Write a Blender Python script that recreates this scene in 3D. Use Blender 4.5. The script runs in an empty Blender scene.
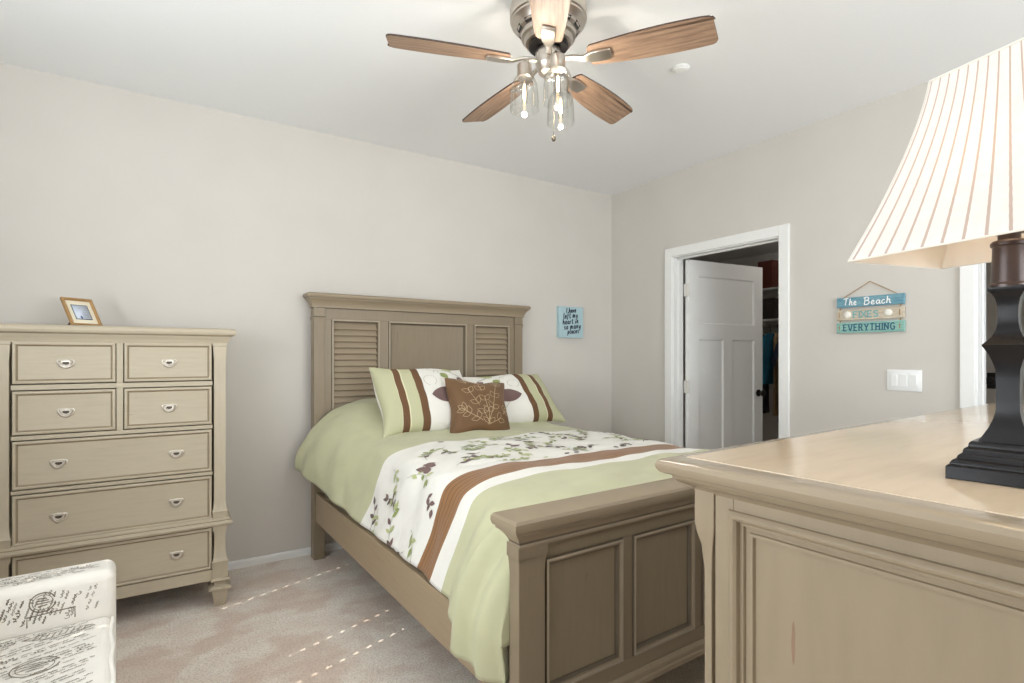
import bpy, bmesh, math, random
from mathutils import Vector, Matrix
R_ = math.radians
SC = bpy.context.scene
COL = SC.collection
random.seed(7)

# ------------------------------------------------------------------ camera
cd = bpy.data.cameras.new('camera')
cam = bpy.data.objects.new('camera', cd); COL.objects.link(cam)
cd.sensor_fit = 'HORIZONTAL'; cd.sensor_width = 36.0
cd.lens = 36.0 * 538.0 / 1024.0
cd.shift_y = 14.5 / 1024.0
cd.clip_start = 0.02
YAW = math.atan(346.0 / 538.0)
cam.location = (0, 0, 1.28)
cam.rotation_euler = (R_(90), 0, -YAW)
SC.camera = cam

# ------------------------------------------------------------------ world, sun, window light, exposure
w = bpy.data.worlds.new('world'); SC.world = w; w.use_nodes = True
w.node_tree.nodes['Background'].inputs[0].default_value = (0.75, 0.85, 1.0, 1)
w.node_tree.nodes['Background'].inputs[1].default_value = 1.0
SC.view_settings.view_transform = 'Standard'
SC.view_settings.look = 'None'
SC.view_settings.exposure = -0.10
SC.view_settings.gamma = 1.0
SC.view_settings.use_curve_mapping = False
SUN_T, SUN_Y = 1.00, 0.34          # fall and sideways drift per metre of X
sd = bpy.data.lights.new('sun', 'SUN'); sd.energy = 4.0; sd.angle = R_(0.12); sd.color = (1.0, 0.93, 0.82)
sun = bpy.data.objects.new('sun', sd); COL.objects.link(sun)
sun.rotation_euler = Vector((1, SUN_Y, -SUN_T)).to_track_quat('-Z', 'Y').to_euler()
sun.location = (-4, 0, 4)


def area(name, loc, direction, sx, sy, power, color):
    l = bpy.data.lights.new(name, 'AREA'); l.shape = 'RECTANGLE'; l.size = sx; l.size_y = sy
    l.energy = power; l.color = color
    o = bpy.data.objects.new(name, l); COL.objects.link(o); o.location = loc
    o.rotation_euler = Vector(direction).to_track_quat('-Z', 'Y').to_euler()
    return o


# daylight entering by the window in the left wall; the rear lamp is an added fill
area('window_daylight', (-1.08, 1.20, 1.55), (1, 0.0, 0.65), 1.7, 1.2, 62, (0.86, 0.935, 1.0))
area('rear_fill_light', (1.75, -2.35, 1.55), (0.0, 1, 0.80), 2.2, 1.3, 172, (0.86, 0.935, 1.0))


def point(name, loc, power, color, r):
    l = bpy.data.lights.new(name, 'POINT'); l.energy = power; l.color = color; l.shadow_soft_size = r
    o = bpy.data.objects.new(name, l); COL.objects.link(o); o.location = loc
    return o


# ------------------------------------------------------------------ materials
def srgb(r, g, b):
    f = lambda c: (c / 12.92 if c <= 0.04045 else ((c + 0.055) / 1.055) ** 2.4)
    return (f(r / 255), f(g / 255), f(b / 255), 1)


class NT:
    def __init__(self, name):
        self.m = bpy.data.materials.new(name); self.m.use_nodes = True
        self.t = self.m.node_tree; self.b = self.t.nodes['Principled BSDF']
        self.out = self.t.nodes['Material Output']

    def n(self, typ, **kw):
        nd = self.t.nodes.new(typ)
        for k, v in kw.items():
            if hasattr(nd, k):
                setattr(nd, k, v)
            else:
                nd.inputs[k].default_value = v
        return nd

    def l(self, a, b):
        self.t.links.new(a, b)

    def math(self, op, a, b=None, c=None):
        nd = self.t.nodes.new('ShaderNodeMath'); nd.operation = op
        for i, v in enumerate((a, b, c)):
            if v is None: continue
            if isinstance(v, (int, float)): nd.inputs[i].default_value = v
            else: self.l(v, nd.inputs[i])
        return nd.outputs[0]

    def mix(self, fac, a, b):
        nd = self.t.nodes.new('ShaderNodeMix'); nd.data_type = 'RGBA'
        for i, v in ((0, fac), (6, a), (7, b)):
            if isinstance(v, (int, float, tuple)): nd.inputs[i].default_value = v
            else: self.l(v, nd.inputs[i])
        return nd.outputs[2]

    def coord(self, kind='Object', scale=(1, 1, 1)):
        tc = self.t.nodes.new('ShaderNodeTexCoord'); mp = self.t.nodes.new('ShaderNodeMapping')
        mp.inputs['Scale'].default_value = scale
        self.l(tc.outputs[kind], mp.inputs['Vector'])
        return mp.outputs[0]

    def noise(self, vec, scale, detail=3, rough=0.5):
        nd = self.t.nodes.new('ShaderNodeTexNoise')
        nd.inputs['Scale'].default_value = scale; nd.inputs['Detail'].default_value = detail
        nd.inputs['Roughness'].default_value = rough
        self.l(vec, nd.inputs['Vector'])
        return nd.outputs['Fac']

    def ramp(self, fac, stops, interp='LINEAR'):
        nd = self.t.nodes.new('ShaderNodeValToRGB'); cr = nd.color_ramp; cr.interpolation = interp
        while len(cr.elements) > 1: cr.elements.remove(cr.elements[-1])
        cr.elements[0].position = stops[0][0]; cr.elements[0].color = stops[0][1]
        for p, c in stops[1:]:
            e = cr.elements.new(p); e.color = c
        self.l(fac, nd.inputs[0])
        return nd.outputs[0]

    def bump(self, h, strength=0.2, dist=0.01):
        nd = self.t.nodes.new('ShaderNodeBump')
        nd.inputs['Strength'].default_value = strength; nd.inputs['Distance'].default_value = dist
        self.l(h, nd.inputs['Height']); self.l(nd.outputs[0], self.b.inputs['Normal'])

    def base(self, c):
        if isinstance(c, tuple): self.b.inputs['Base Color'].default_value = c
        else: self.l(c, self.b.inputs['Base Color'])

    def set(self, **kw):
        for k, v in kw.items():
            self.b.inputs[k.replace('_', ' ')].default_value = v
        return self


def scale_c(c, k): return (c[0] * k, c[1] * k, c[2] * k, 1)


def plain(name, c, rough=0.5, metal=0.0, var=0.06, scale=20, bump=0.0):
    t = NT(name); v = t.coord()
    nz = t.noise(v, scale, 4)
    t.base(t.ramp(nz, [(0.3, scale_c(c, 1 - var)), (0.7, scale_c(c, 1 + var))]))
    t.set(Roughness=rough, Metallic=metal)
    if bump: t.bump(t.noise(v, scale * 8, 3), bump, 0.002)
    return t.m


def painted_wood(name, c, grain, rough=0.42, streak=srgb(120, 84, 62), amount=1.0):
    """greige glazed paint: soft streaks along the grain and a few rubbed-through marks"""
    t = NT(name); v = t.coord('Object', grain)
    a = t.noise(v, 6.0, 4, 0.55)
    col = t.ramp(a, [(0.25, scale_c(c, 0.93)), (0.5, c), (0.78, scale_c(c, 1.04))])
    v2 = t.coord('Object', (grain[0] * 0.55, grain[1] * 0.55, grain[2] * 0.55))
    s = t.noise(v2, 9.0, 2, 0.4)
    mask = t.math('MULTIPLY', t.ramp(s, [(0.755, (0, 0, 0, 1)), (0.79, (1, 1, 1, 1))]), 0.55 * amount)
    t.base(t.mix(mask, col, streak))
    t.set(Roughness=rough)
    t.bump(t.noise(v, 14, 3), 0.06, 0.002)
    return t.m


WALLC = srgb(214, 208, 200)
M = {}


def wall_mat():
    t = NT('wall_paint'); v = t.coord()
    t.base(t.ramp(t.noise(v, 3, 2), [(0.3, scale_c(WALLC, 0.985)), (0.7, scale_c(WALLC, 1.015))]))
    t.set(Roughness=0.75); t.bump(t.noise(v, 260, 4), 0.05, 0.001)
    return t.m


M['wall'] = wall_mat()
M['ceiling'] = plain('ceiling_paint', srgb(242, 242, 241), 0.8, var=0.01, scale=120)
M['trim'] = plain('white_trim_paint', srgb(244, 243, 240), 0.35, var=0.01)
M['doorpaint'] = plain('white_door_paint', srgb(250, 249, 246), 0.4, var=0.01)
M['halldoor'] = plain('hall_door_paint', srgb(196, 188, 178), 0.5, var=0.02)
M['closetwall'] = plain('closet_wall_paint', srgb(232, 228, 222), 0.8, var=0.01)


def carpet_mat():
    t = NT('carpet'); v = t.coord()
    tr = t.noise(v, 3.2, 3, 0.55)
    tr2 = t.noise(t.coord('Object', (1.0, 2.2, 1)), 5.0, 2, 0.5)
    a, b = srgb(234, 212, 195), srgb(255, 245, 232)
    m1 = t.ramp(tr, [(0.44, (0, 0, 0, 1)), (0.53, (1, 1, 1, 1))])
    m2 = t.ramp(tr2, [(0.42, (0, 0, 0, 1)), (0.6, (1, 1, 1, 1))])
    mm = t.math('ADD', t.math('MULTIPLY', m1, 0.65), t.math('MULTIPLY', m2, 0.35))
    c = t.mix(mm, a, b)
    f = t.noise(v, 110, 5, 0.75)
    f2 = t.noise(v, 420, 2, 0.6)
    c = t.mix(t.ramp(f, [(0.38, (0.6, 0.6, 0.6, 1)), (0.54, (0, 0, 0, 1))]), c, srgb(182, 161, 146))
    t.base(c); t.set(Roughness=1.0); t.b.inputs['Sheen Weight'].default_value = 0.25
    t.bump(t.math('ADD', f, f2), 0.5, 0.008)
    return t.m


M['carpet'] = carpet_mat()
CH = srgb(190, 177, 154)
BD = srgb(143, 128, 106)
DR = srgb(156, 140, 117)
M['chest'] = painted_wood('chest_paint', CH, (1.2, 1.2, 12))
M['chest_v'] = painted_wood('chest_paint_upright', CH, (10, 10, 1.2))
M['bed'] = painted_wood('bed_paint', BD, (12, 12, 1.2), 0.45, srgb(92, 66, 48), 0.6)
M['bed_h_lit'] = painted_wood('bed_paint_lengthwise_lit', srgb(154, 138, 115), (1.2, 1.2, 12), 0.45, srgb(92, 66, 48), 0.5)  # same finish as bed, lightened to paint the light on the cap
M['bed_r_lit'] = painted_wood('bed_rail_paint_lit', srgb(170, 150, 122), (8, 1.0, 12), 0.45, srgb(92, 66, 48), 0.5)  # bed finish with window light on the rail put into the colour
M['dresser'] = painted_wood('dresser_paint', DR, (5, 5, 0.8), 0.33, srgb(132, 92, 76), 0.8)
M['dresser_h'] = painted_wood('dresser_paint_lengthwise', DR, (3, 0.7, 6), 0.24, srgb(132, 92, 76), 0.3)
M['dresser_h'].node_tree.nodes['Principled BSDF'].inputs['Coat Weight'].default_value = 0.5
M['dresser_top'] = painted_wood('dresser_top_paint', srgb(208, 186, 158), (0.8, 6, 6), 0.13, srgb(186, 140, 108), 0.4)
M['rubmark'] = plain('rubbed_red_brown_mark', srgb(146, 118, 96), 0.5)
M['glaze'] = painted_wood('groove_glaze_shade', srgb(146, 130, 106), (3, 3, 3))  # glaze tone that also deepens the shade in moulding grooves
M['bedglaze'] = painted_wood('dark_groove_glaze_shade', srgb(104, 92, 76), (3, 3, 3))  # darker bed glaze, also painting shade into the mould lines
M['bed_highlight'] = painted_wood('worn_bed_edge_highlight', srgb(172, 158, 138), (3, 3, 3))  # worn edge tone doubling as a painted highlight line
M['gap_fill'] = plain('dark_gap_fill', srgb(70, 58, 46), 0.7)
M['nickel'] = plain('brushed_nickel', srgb(196, 188, 178), 0.28, 1.0, 0.03, 60)
M['pull'] = plain('antique_silver', srgb(214, 206, 194), 0.45, 1.0, 0.12, 90)
M['pull_dark'] = plain('dark_pull_metal', srgb(84, 74, 62), 0.6, 0.3)  # dark tone for the handle recess and the pull chain
M['black'] = plain('oil_rubbed_black', srgb(38, 34, 32), 0.35, 0.4)
M['lampblack'] = plain('lamp_black_lacquer', srgb(24, 23, 25), 0.26, 0.0, 0.1, 30)
M['lampblack'].node_tree.nodes['Principled BSDF'].inputs['Specular IOR Level'].default_value = 0.3
M['lampbronze'] = plain('lamp_bronze', srgb(72, 58, 54), 0.32, 0.35, 0.08, 30)
M['plastic'] = plain('white_plastic', srgb(246, 246, 244), 0.3, 0, 0.005)
M['offwhite'] = plain('off_white_plastic', srgb(226, 222, 214), 0.4, 0, 0.01)


def fabric(name, c, var=0.05, weave=600, rough=0.9, bump=0.15):
    t = NT(name); v = t.coord()
    nz = t.noise(v, 12, 4)
    t.base(t.ramp(nz, [(0.3, scale_c(c, 1 - var)), (0.7, scale_c(c, 1 + var))]))
    t.set(Roughness=rough); t.b.inputs['Sheen Weight'].default_value = 0.15
    t.bump(t.noise(v, weave, 2), bump, 0.001)
    return t.m


GREEN = srgb(197, 196, 160)
WHITE = srgb(243, 240, 232)
BROWN = srgb(148, 105, 64)
M['green'] = fabric('sage_green_cotton', GREEN)
M['whitecloth'] = fabric('white_cotton', WHITE, 0.02)
M['browncloth'] = fabric('brown_satin', srgb(112, 80, 48), 0.05, 500, 0.6)
M['leafgreen'] = fabric('leaf_green_thread', srgb(150, 160, 98), 0.1)
M['leafpale'] = fabric('pale_green_thread', srgb(190, 196, 140), 0.1)
M['leafmauve'] = fabric('mauve_brown_applique', srgb(122, 96, 92), 0.1)
M['leafdark'] = fabric('dark_brown_thread', srgb(104, 88, 78), 0.1)
M['stemgrey'] = fabric('grey_stem_thread', srgb(190, 188, 168), 0.1)
M['goldthread'] = fabric('gold_thread', srgb(196, 172, 136), 0.1)
M['linen'] = fabric('cream_linen', srgb(236, 230, 220), 0.03)
M['ink'] = fabric('printed_ink', srgb(118, 106, 90), 0.15)
M['ink2'] = fabric('faded_ink', srgb(158, 150, 136), 0.15)


def bands_material():
    """comforter cloth: UV.y is the distance from the headboard in metres"""
    t = NT('comforter_cloth')
    tc = t.n('ShaderNodeTexCoord'); sp = t.n('ShaderNodeSeparateXYZ'); t.l(tc.outputs['UV'], sp.inputs[0])
    y = sp.outputs['Y']
    pos = lambda a: a / 2.5
    f = t.math('DIVIDE', y, 2.5)
    col = t.ramp(f, [(0, GREEN), (pos(0.835), WHITE), (pos(1.505), BROWN), (pos(1.668), WHITE), (pos(1.755), GREEN)], 'CONSTANT')
    # pintucks along the brown band
    k = t.math('FRACT', t.math('DIVIDE', t.math('SUBTRACT', y, 1.508), 0.0268))
    line = t.math('LESS_THAN', k, 0.14)
    inb = t.math('MULTIPLY', t.math('GREATER_THAN', y, 1.520), t.math('LESS_THAN', y, 1.660))
    col = t.mix(t.math('MULTIPLY', t.math('MULTIPLY', line, inb), 0.65), col, srgb(70, 44, 26))
    v = t.coord()
    nz = t.noise(v, 9, 4)
    sh = t.ramp(nz, [(0.3, (0.95, 0.95, 0.95, 1)), (0.7, (1.03, 1.03, 1.03, 1))])
    mul = t.n('ShaderNodeMix'); mul.data_type = 'RGBA'; mul.blend_type = 'MULTIPLY'; mul.inputs[0].default_value = 1
    t.l(col, mul.inputs[6]); t.l(sh, mul.inputs[7])
    t.base(mul.outputs[2]); t.set(Roughness=0.85); t.b.inputs['Sheen Weight'].default_value = 0.2
    t.bump(t.math('ADD', t.noise(v, 500, 2), t.math('MULTIPLY', t.noise(v, 22, 3), 4.0)), 0.12, 0.004)
    return t.m


M['comforter'] = bands_material()


def sham_material():
    """pillow sham: UV.x runs 0..1 from the striped end"""
    t = NT('sham_cloth')
    tc = t.n('ShaderNodeTexCoord'); sp = t.n('ShaderNodeSeparateXYZ'); t.l(tc.outputs['UV'], sp.inputs[0])
    x = sp.outputs['X']
    cream = srgb(226, 220, 186)
    stripe = srgb(112, 80, 54)
    col = t.ramp(x, [(0, GREEN), (0.172, cream), (0.179, stripe), (0.245, cream), (0.254, GREEN), (0.365, stripe), (0.440, WHITE)], 'CONSTANT')
    back = t.math('GREATER_THAN', sp.outputs['Y'], 1.5)
    col = t.mix(back, col, WHITE)
    t.base(col); t.set(Roughness=0.85)
    v = t.coord(); t.bump(t.math('ADD', t.noise(v, 500, 2), t.math('MULTIPLY', t.noise(v, 18, 3), 5)), 0.12, 0.004)
    return t.m


M['sham'] = sham_material()


def shade_material():
    t = NT('lamp_shade_cloth')
    tc = t.n('ShaderNodeTexCoord'); sp = t.n('ShaderNodeSeparateXYZ'); t.l(tc.outputs['UV'], sp.inputs[0])
    k = t.math('FRACT', sp.outputs['X'])
    line = t.math('MULTIPLY', t.math('GREATER_THAN', k, 0.42), t.math('LESS_THAN', k, 0.58))
    v = t.coord()
    cloth = t.ramp(t.noise(v, 60, 3), [(0.3, srgb(243, 241, 238)), (0.7, srgb(248, 247, 244))])
    col = t.mix(line, cloth, srgb(206, 188, 178))
    t.base(col); t.set(Roughness=0.9)
    tr = t.n('ShaderNodeBsdfTranslucent'); t.l(col, tr.inputs[0])
    mx = t.n('ShaderNodeMixShader'); mx.inputs[0].default_value = 0.38
    t.l(t.b.outputs[0], mx.inputs[1]); t.l(tr.outputs[0], mx.inputs[2]); t.l(mx.outputs[0], t.out.inputs[0])
    return t.m


M['shade'] = shade_material()


def wood_blade():
    t = NT('oak_blade'); v = t.coord('Object', (1.6, 16, 16))
    a = t.noise(v, 5, 6, 0.65)
    wv = t.n('ShaderNodeTexWave'); wv.bands_direction = 'Y'
    wv.inputs['Scale'].default_value = 1.4; wv.inputs['Distortion'].default_value = 9; wv.inputs['Detail'].default_value = 3
    wv.inputs['Detail Scale'].default_value = 1.2
    t.l(t.coord('Object', (1.2, 9, 9)), wv.inputs['Vector'])
    f = t.math('ADD', t.math('MULTIPLY', a, 0.90), t.math('MULTIPLY', wv.outputs['Fac'], 0.10))
    t.base(t.ramp(f, [(0.3, srgb(118, 94, 76)), (0.5, srgb(148, 119, 97)), (0.66, srgb(168, 138, 113))]))
    t.set(Roughness=0.45)
    return t.m


M['blade'] = wood_blade()
M['bladeedge'] = plain('dark_blade_edge', srgb(70, 52, 42), 0.5)


def glass_mat():
    t = NT('clear_glass')
    t.t.nodes.remove(t.b)
    tr = t.n('ShaderNodeBsdfTransparent'); tr.inputs[0].default_value = (0.97, 0.97, 0.96, 1)
    gl = t.n('ShaderNodeBsdfGlossy'); gl.inputs['Roughness'].default_value = 0.04
    lw = t.n('ShaderNodeLayerWeight'); lw.inputs['Blend'].default_value = 0.35
    fac = t.ramp(lw.outputs['Facing'], [(0.0, (0.05, 0.05, 0.05, 1)), (0.7, (0.16, 0.16, 0.16, 1)), (1.0, (0.75, 0.75, 0.75, 1))])
    mx = t.n('ShaderNodeMixShader'); t.l(fac, mx.inputs[0]); t.l(tr.outputs[0], mx.inputs[1]); t.l(gl.outputs[0], mx.inputs[2])
    t.l(mx.outputs[0], t.out.inputs[0])
    return t.m


M['glass'] = glass_mat()


def emit(name, c, s):
    t = NT(name); t.base((0.9, 0.8, 0.6, 1))
    t.b.inputs['Emission Color'].default_value = c; t.b.inputs['Emission Strength'].default_value = s
    return t.m


M['bulb'] = emit('lit_bulb', (1.0, 0.74, 0.44, 1), 8.0)


# ------------------------------------------------------------------ mesh helpers
class MB:
    """collects pieces of ONE mesh"""
    def __init__(self):
        self.bm = bmesh.new(); self.uv = None

    def faces(self, verts, faces, mi=0, uvs=None):
        vs = [self.bm.verts.new(v) for v in verts]
        out = []
        for k, f in enumerate(faces):
            try:
                fc = self.bm.faces.new([vs[i] for i in f])
            except ValueError:
                continue
            fc.material_index = mi
            if uvs is not None:
                if self.uv is None: self.uv = self.bm.loops.layers.uv.new('UVMap')
                for lp, i in zip(fc.loops, f): lp[self.uv].uv = uvs[i]
            out.append(fc)
        return out

    def box(self, x0, x1, y0, y1, z0, z1, mi=0):
        v = [(x, y, z) for z in (z0, z1) for y in (y0, y1) for x in (x0, x1)]
        self.faces(v, [(0, 2, 3, 1), (4, 5, 7, 6), (0, 1, 5, 4), (2, 6, 7, 3), (0, 4, 6, 2), (1, 3, 7, 5)], mi)
        return self

    def loft(self, rings, mi=0, cap0=True, cap1=True, closed=True):
        n = len(rings[0]); verts = [p for r in rings for p in r]; fs = []
        for k in range(len(rings) - 1):
            for i in range(n if closed else n - 1):
                j = (i + 1) % n
                fs.append((k * n + i, k * n + j, (k + 1) * n + j, (k + 1) * n + i))
        if cap0: fs.append(tuple(range(n))[::-1])
        if cap1: fs.append(tuple((len(rings) - 1) * n + i for i in range(n)))
        self.last = self.faces(verts, fs, mi)
        return self

    def glaze(self, rings, dark, mi=1):
        """give the quads between the listed ring pairs another material"""
        fs = self.last
        for k in dark:
            for i in range(4): fs[k * 4 + i].material_index = mi
        return self

    def rects(self, prof, fn=None, mi=0, cap0=True, cap1=True):
        """prof: list of (x0,x1,y0,y1,h); fn maps (a,b,h) to a point"""
        fn = fn or (lambda a, b, h: (a, b, h))
        self.loft([[fn(a0, b0, h), fn(a1, b0, h), fn(a1, b1, h), fn(a0, b1, h)] for a0, a1, b0, b1, h in prof], mi, cap0, cap1)
        return self

    def mould(self, x0, x1, y0, y1, prof, back=1.0, mi=0, fn=None):
        """rectangular footprint grown by (offset, height) steps; back scales the offset on the y1 side"""
        return self.rects([(x0 - o, x1 + o, y0 - o, y1 + o * back, h) for o, h in prof], fn, mi)

    def frame(self, a0, a1, b0, b1, prof, fn, mi=0, cap=True):
        """moulding running inward round a panel: prof = (inset, height)"""
        return self.rects([(a0 + d, a1 - d, b0 + d, b1 - d, h) for d, h in prof], fn, mi, False, cap)

    def lathe(self, prof, n=32, c=(0, 0, 0), mi=0, cap0=True, cap1=True):
        self.loft([[(c[0] + r * math.cos(2 * math.pi * i / n), c[1] + r * math.sin(2 * math.pi * i / n), c[2] + z)
                    for i in range(n)] for r, z in prof], mi, cap0, cap1)
        return self

    def tube(self, pts, r, n=8, mi=0):
        pts = [Vector(p) for p in pts]; rings = []
        up = Vector((0.13, 0.29, 0.95))
        for i, p in enumerate(pts):
            d = (pts[min(i + 1, len(pts) - 1)] - pts[max(i - 1, 0)]).normalized()
            a = d.cross(up)
            if a.length < 1e-3: a = d.cross(Vector((1, 0, 0)))
            a.normalize(); b = d.cross(a).normalized()
            rr = r[i] if isinstance(r, (list, tuple)) else r
            rings.append([tuple(p + a * rr * math.cos(2 * math.pi * k / n) + b * rr * math.sin(2 * math.pi * k / n)) for k in range(n)])
        return self.loft(rings, mi)

    def ribbon(self, pts, width, fn, mi=0, h=0.0):
        """flat stroke along a 2-D polyline, mapped on a surface by fn(a,b,h)"""
        P = [Vector((p[0], p[1])) for p in pts]
        L, Rr = [], []
        for i, p in enumerate(P):
            d = P[min(i + 1, len(P) - 1)] - P[max(i - 1, 0)]
            if d.length < 1e-9: d = Vector((1, 0))
            d.normalize(); nrm = Vector((-d.y, d.x))
            ww = width[i] if isinstance(width, (list, tuple)) else width
            L.append(p + nrm * ww / 2); Rr.append(p - nrm * ww / 2)
        n = len(P)
        verts = [fn(q.x, q.y, h) for q in L] + [fn(q.x, q.y, h) for q in Rr]
        self.faces(verts, [(i, i + 1, n + i + 1, n + i) for i in range(n - 1)], mi)
        return self

    def poly(self, pts, fn, mi=0, h=0.0):
        self.faces([fn(a, b, h) for a, b in pts], [tuple(range(len(pts)))], mi)
        return self

    def obj(self, name, mats, parent=None, bevel=0.0, smooth=40, seg=2, recalc=True):
        bm = self.bm
        if recalc: bmesh.ops.recalc_face_normals(bm, faces=bm.faces[:])
        me = bpy.data.meshes.new(name)
        if smooth:
            lim = R_(smooth)
            for f in bm.faces: f.smooth = True
            for e in bm.edges:
                if len(e.link_faces) == 2 and e.calc_face_angle(0) > lim: e.smooth = False
        bm.to_mesh(me); bm.free()
        if not isinstance(mats, (list, tuple)): mats = [mats]
        for m in mats: me.materials.append(M[m])
        o = bpy.data.objects.new(name, me); COL.objects.link(o)
        if parent: o.parent = parent
        if bevel:
            b = o.modifiers.new('edges', 'BEVEL'); b.width = bevel; b.segments = seg; b.limit_method = 'ANGLE'; b.angle_limit = R_(40)
        return o


def thing(name, label, cat, loc=(0, 0, 0), rz=0.0, group=None):
    o = bpy.data.objects.new(name, None); COL.objects.link(o)
    o.location = loc; o.rotation_euler = (0, 0, rz); o.empty_display_size = 0.1
    return tag(o, label, cat, group)


def tag(o, label, cat, group=None):
    o['label'] = label; o['category'] = cat
    if group: o['group'] = group
    return o


def structure(o):
    o['kind'] = 'structure'
    return o


def dup(o, parent=None, loc=None, rot=None):
    c = o.copy(); COL.objects.link(c)
    if parent: c.parent = parent
    if loc is not None: c.location = loc
    if rot is not None: c.rotation_euler = rot
    for ch in list(o.children): dup(ch, c)
    return c


def arc(cx, cy, rx, ry, a0, a1, n=10):
    return [(cx + rx * math.cos(R_(a0 + (a1 - a0) * i / n)), cy + ry * math.sin(R_(a0 + (a1 - a0) * i / n))) for i in range(n + 1)]


# ------------------------------------------------------------------ room shell
XR, YB, XL, YF, H = 3.413, 3.631, -1.20, -2.45, 2.74
WT = 0.115
E_ = 0.15
structure(MB().box(XL - E_, 6.2, YF - E_, 4.6, -0.2, 0).obj('floor', 'carpet', smooth=0))
structure(MB().box(XL - E_, XR + WT, YF - E_, YB + E_, H, H + 0.2).obj('ceiling', 'ceiling', smooth=0))
structure(MB().box(XL - E_, XR + WT, YB, YB + E_, 0, H).obj('wall_back', 'wall', smooth=0))
# solid front wall behind the camera, without an opening
m = MB()
structure(MB().box(XL - E_, XR + WT, YF - E_, YF, 0, H).obj('wall_front', 'wall', smooth=0))
# left wall with the window opening
W0, W1, WZ0, WZ1 = 0.62, 2.92, 0.90, 2.30
m = MB().box(XL - E_, XL, YF - E_, W0, 0, H).box(XL - E_, XL, W1, YB + E_, 0, H).box(XL - E_, XL, W0, W1, 0, WZ0).box(XL - E_, XL, W0, W1, WZ1, H)
structure(m.obj('wall_left', 'wall', smooth=0))
# right wall with closet doorway and entry doorway
D0, D1, DZ = 2.026, 2.935, 2.080
N0, N1, NZ = 0.12, 1.018, 2.080
m = MB().box(XR, XR + WT, D1, YB, 0, H).box(XR, XR + WT, N1, D0, 0, H).box(XR, XR + WT, YF, N0, 0, H)
m.box(XR, XR + WT, D0, D1, DZ, H).box(XR, XR + WT, N0, N1, NZ, H)
structure(m.obj('wall_right', 'wall', smooth=0))
# baseboards
BB = [(0.013, 0), (0.013, 0.036), (0.008, 0.044), (0.0, 0.046)]


def base_run(name, a0, a1, fn):
    m = MB(); m.loft([[fn(a, 0, 0)] + [fn(a, o, z) for o, z in BB] for a in (a0, a1)])
    return structure(m.obj(name, 'trim', smooth=30))


base_run('baseboard_back', XL, XR, lambda a, o, z: (a, YB - o, z))
base_run('baseboard_left', YF, YB, lambda a, o, z: (XL + o, a, z))
base_run('baseboard_front', XL, XR, lambda a, o, z: (a, YF + o, z))
m = MB()
for a0, a1 in ((D1 + 0.07, YB), (N1 + 0.07, D0 - 0.06)):
    m.loft([[(XR, a, 0)] + [(XR - o, a, z) for o, z in BB] for a in (a0, a1)])
structure(m.obj('baseboard_right', 'trim', smooth=30))


def casing(name, y0, y1, z, wd):
    """flat stepped casing round a doorway plus the jamb lining and stop"""
    m = MB()
    o, i = 0.016, 0.008
    for a0, a1 in ((y0 - wd, y0 + i), (y1 - i, y1 + wd)):
        m.box(XR - o, XR, a0, a1, 0, z + wd)
    m.box(XR - o, XR, y0 + i, y1 - i, z - i, z + wd)
    j = 0.016
    m.box(XR - 0.001, XR + WT + 0.001, y0, y0 + j, 0, z); m.box(XR - 0.001, XR + WT + 0.001, y1 - j, y1, 0, z)
    m.box(XR - 0.001, XR + WT + 0.001, y0 + j, y1 - j, z - j, z)
    s0, s1 = XR + 0.045, XR + 0.075
    m.box(s0, s1, y0 + j, y0 + j + 0.011, 0, z - j); m.box(s0, s1, y1 - j - 0.011, y1 - j, 0, z - j)
    m.box(s0, s1, y0 + j, y1 - j, z - j - 0.011, z - j)
    return structure(m.obj(name, 'trim', bevel=0.003))


casing('trim_1', D0, D1, DZ, 0.062)
casing('trim_2', N0, N1, NZ, 0.053)

# closet and hall beyond the right wall
CX1 = 5.75
structure(MB().box(CX1, CX1 + 0.1, 1.70, 4.4, 0, 2.5).obj('wall_closet_end', 'closetwall', smooth=0))
structure(MB().box(XR + WT, CX1, 4.3, 4.4, 0, 2.5).obj('wall_closet_left', 'closetwall', smooth=0))
structure(MB().box(XR + WT, CX1, 1.70, 1.80, 0, 2.5).obj('wall_closet_right', 'closetwall', smooth=0))
structure(MB().box(XR + 0.02, XR + WT, YB, 4.4, 0, 2.5).obj('wall_closet_front', 'closetwall', smooth=0))
structure(MB().box(XR + WT, CX1 + 0.1, 1.70, 4.4, 2.44, 2.54).obj('ceiling_closet', 'ceiling', smooth=0))
structure(MB().box(4.83, 4.93, -0.62, 1.62, 0, 2.5).obj('wall_hall_end', 'closetwall', smooth=0))
structure(MB().box(XR + WT, 4.83, 1.60, 1.68, 0, 2.5).obj('wall_hall_left', 'closetwall', smooth=0))
structure(MB().box(XR + WT, 4.93, -0.72, -0.62, 0, 2.5).obj('wall_hall_right', 'closetwall', smooth=0))
structure(MB().box(XR + WT, 4.93, -0.72, 1.68, 2.44, 2.54).obj('ceiling_hall', 'ceiling', smooth=0))

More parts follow.
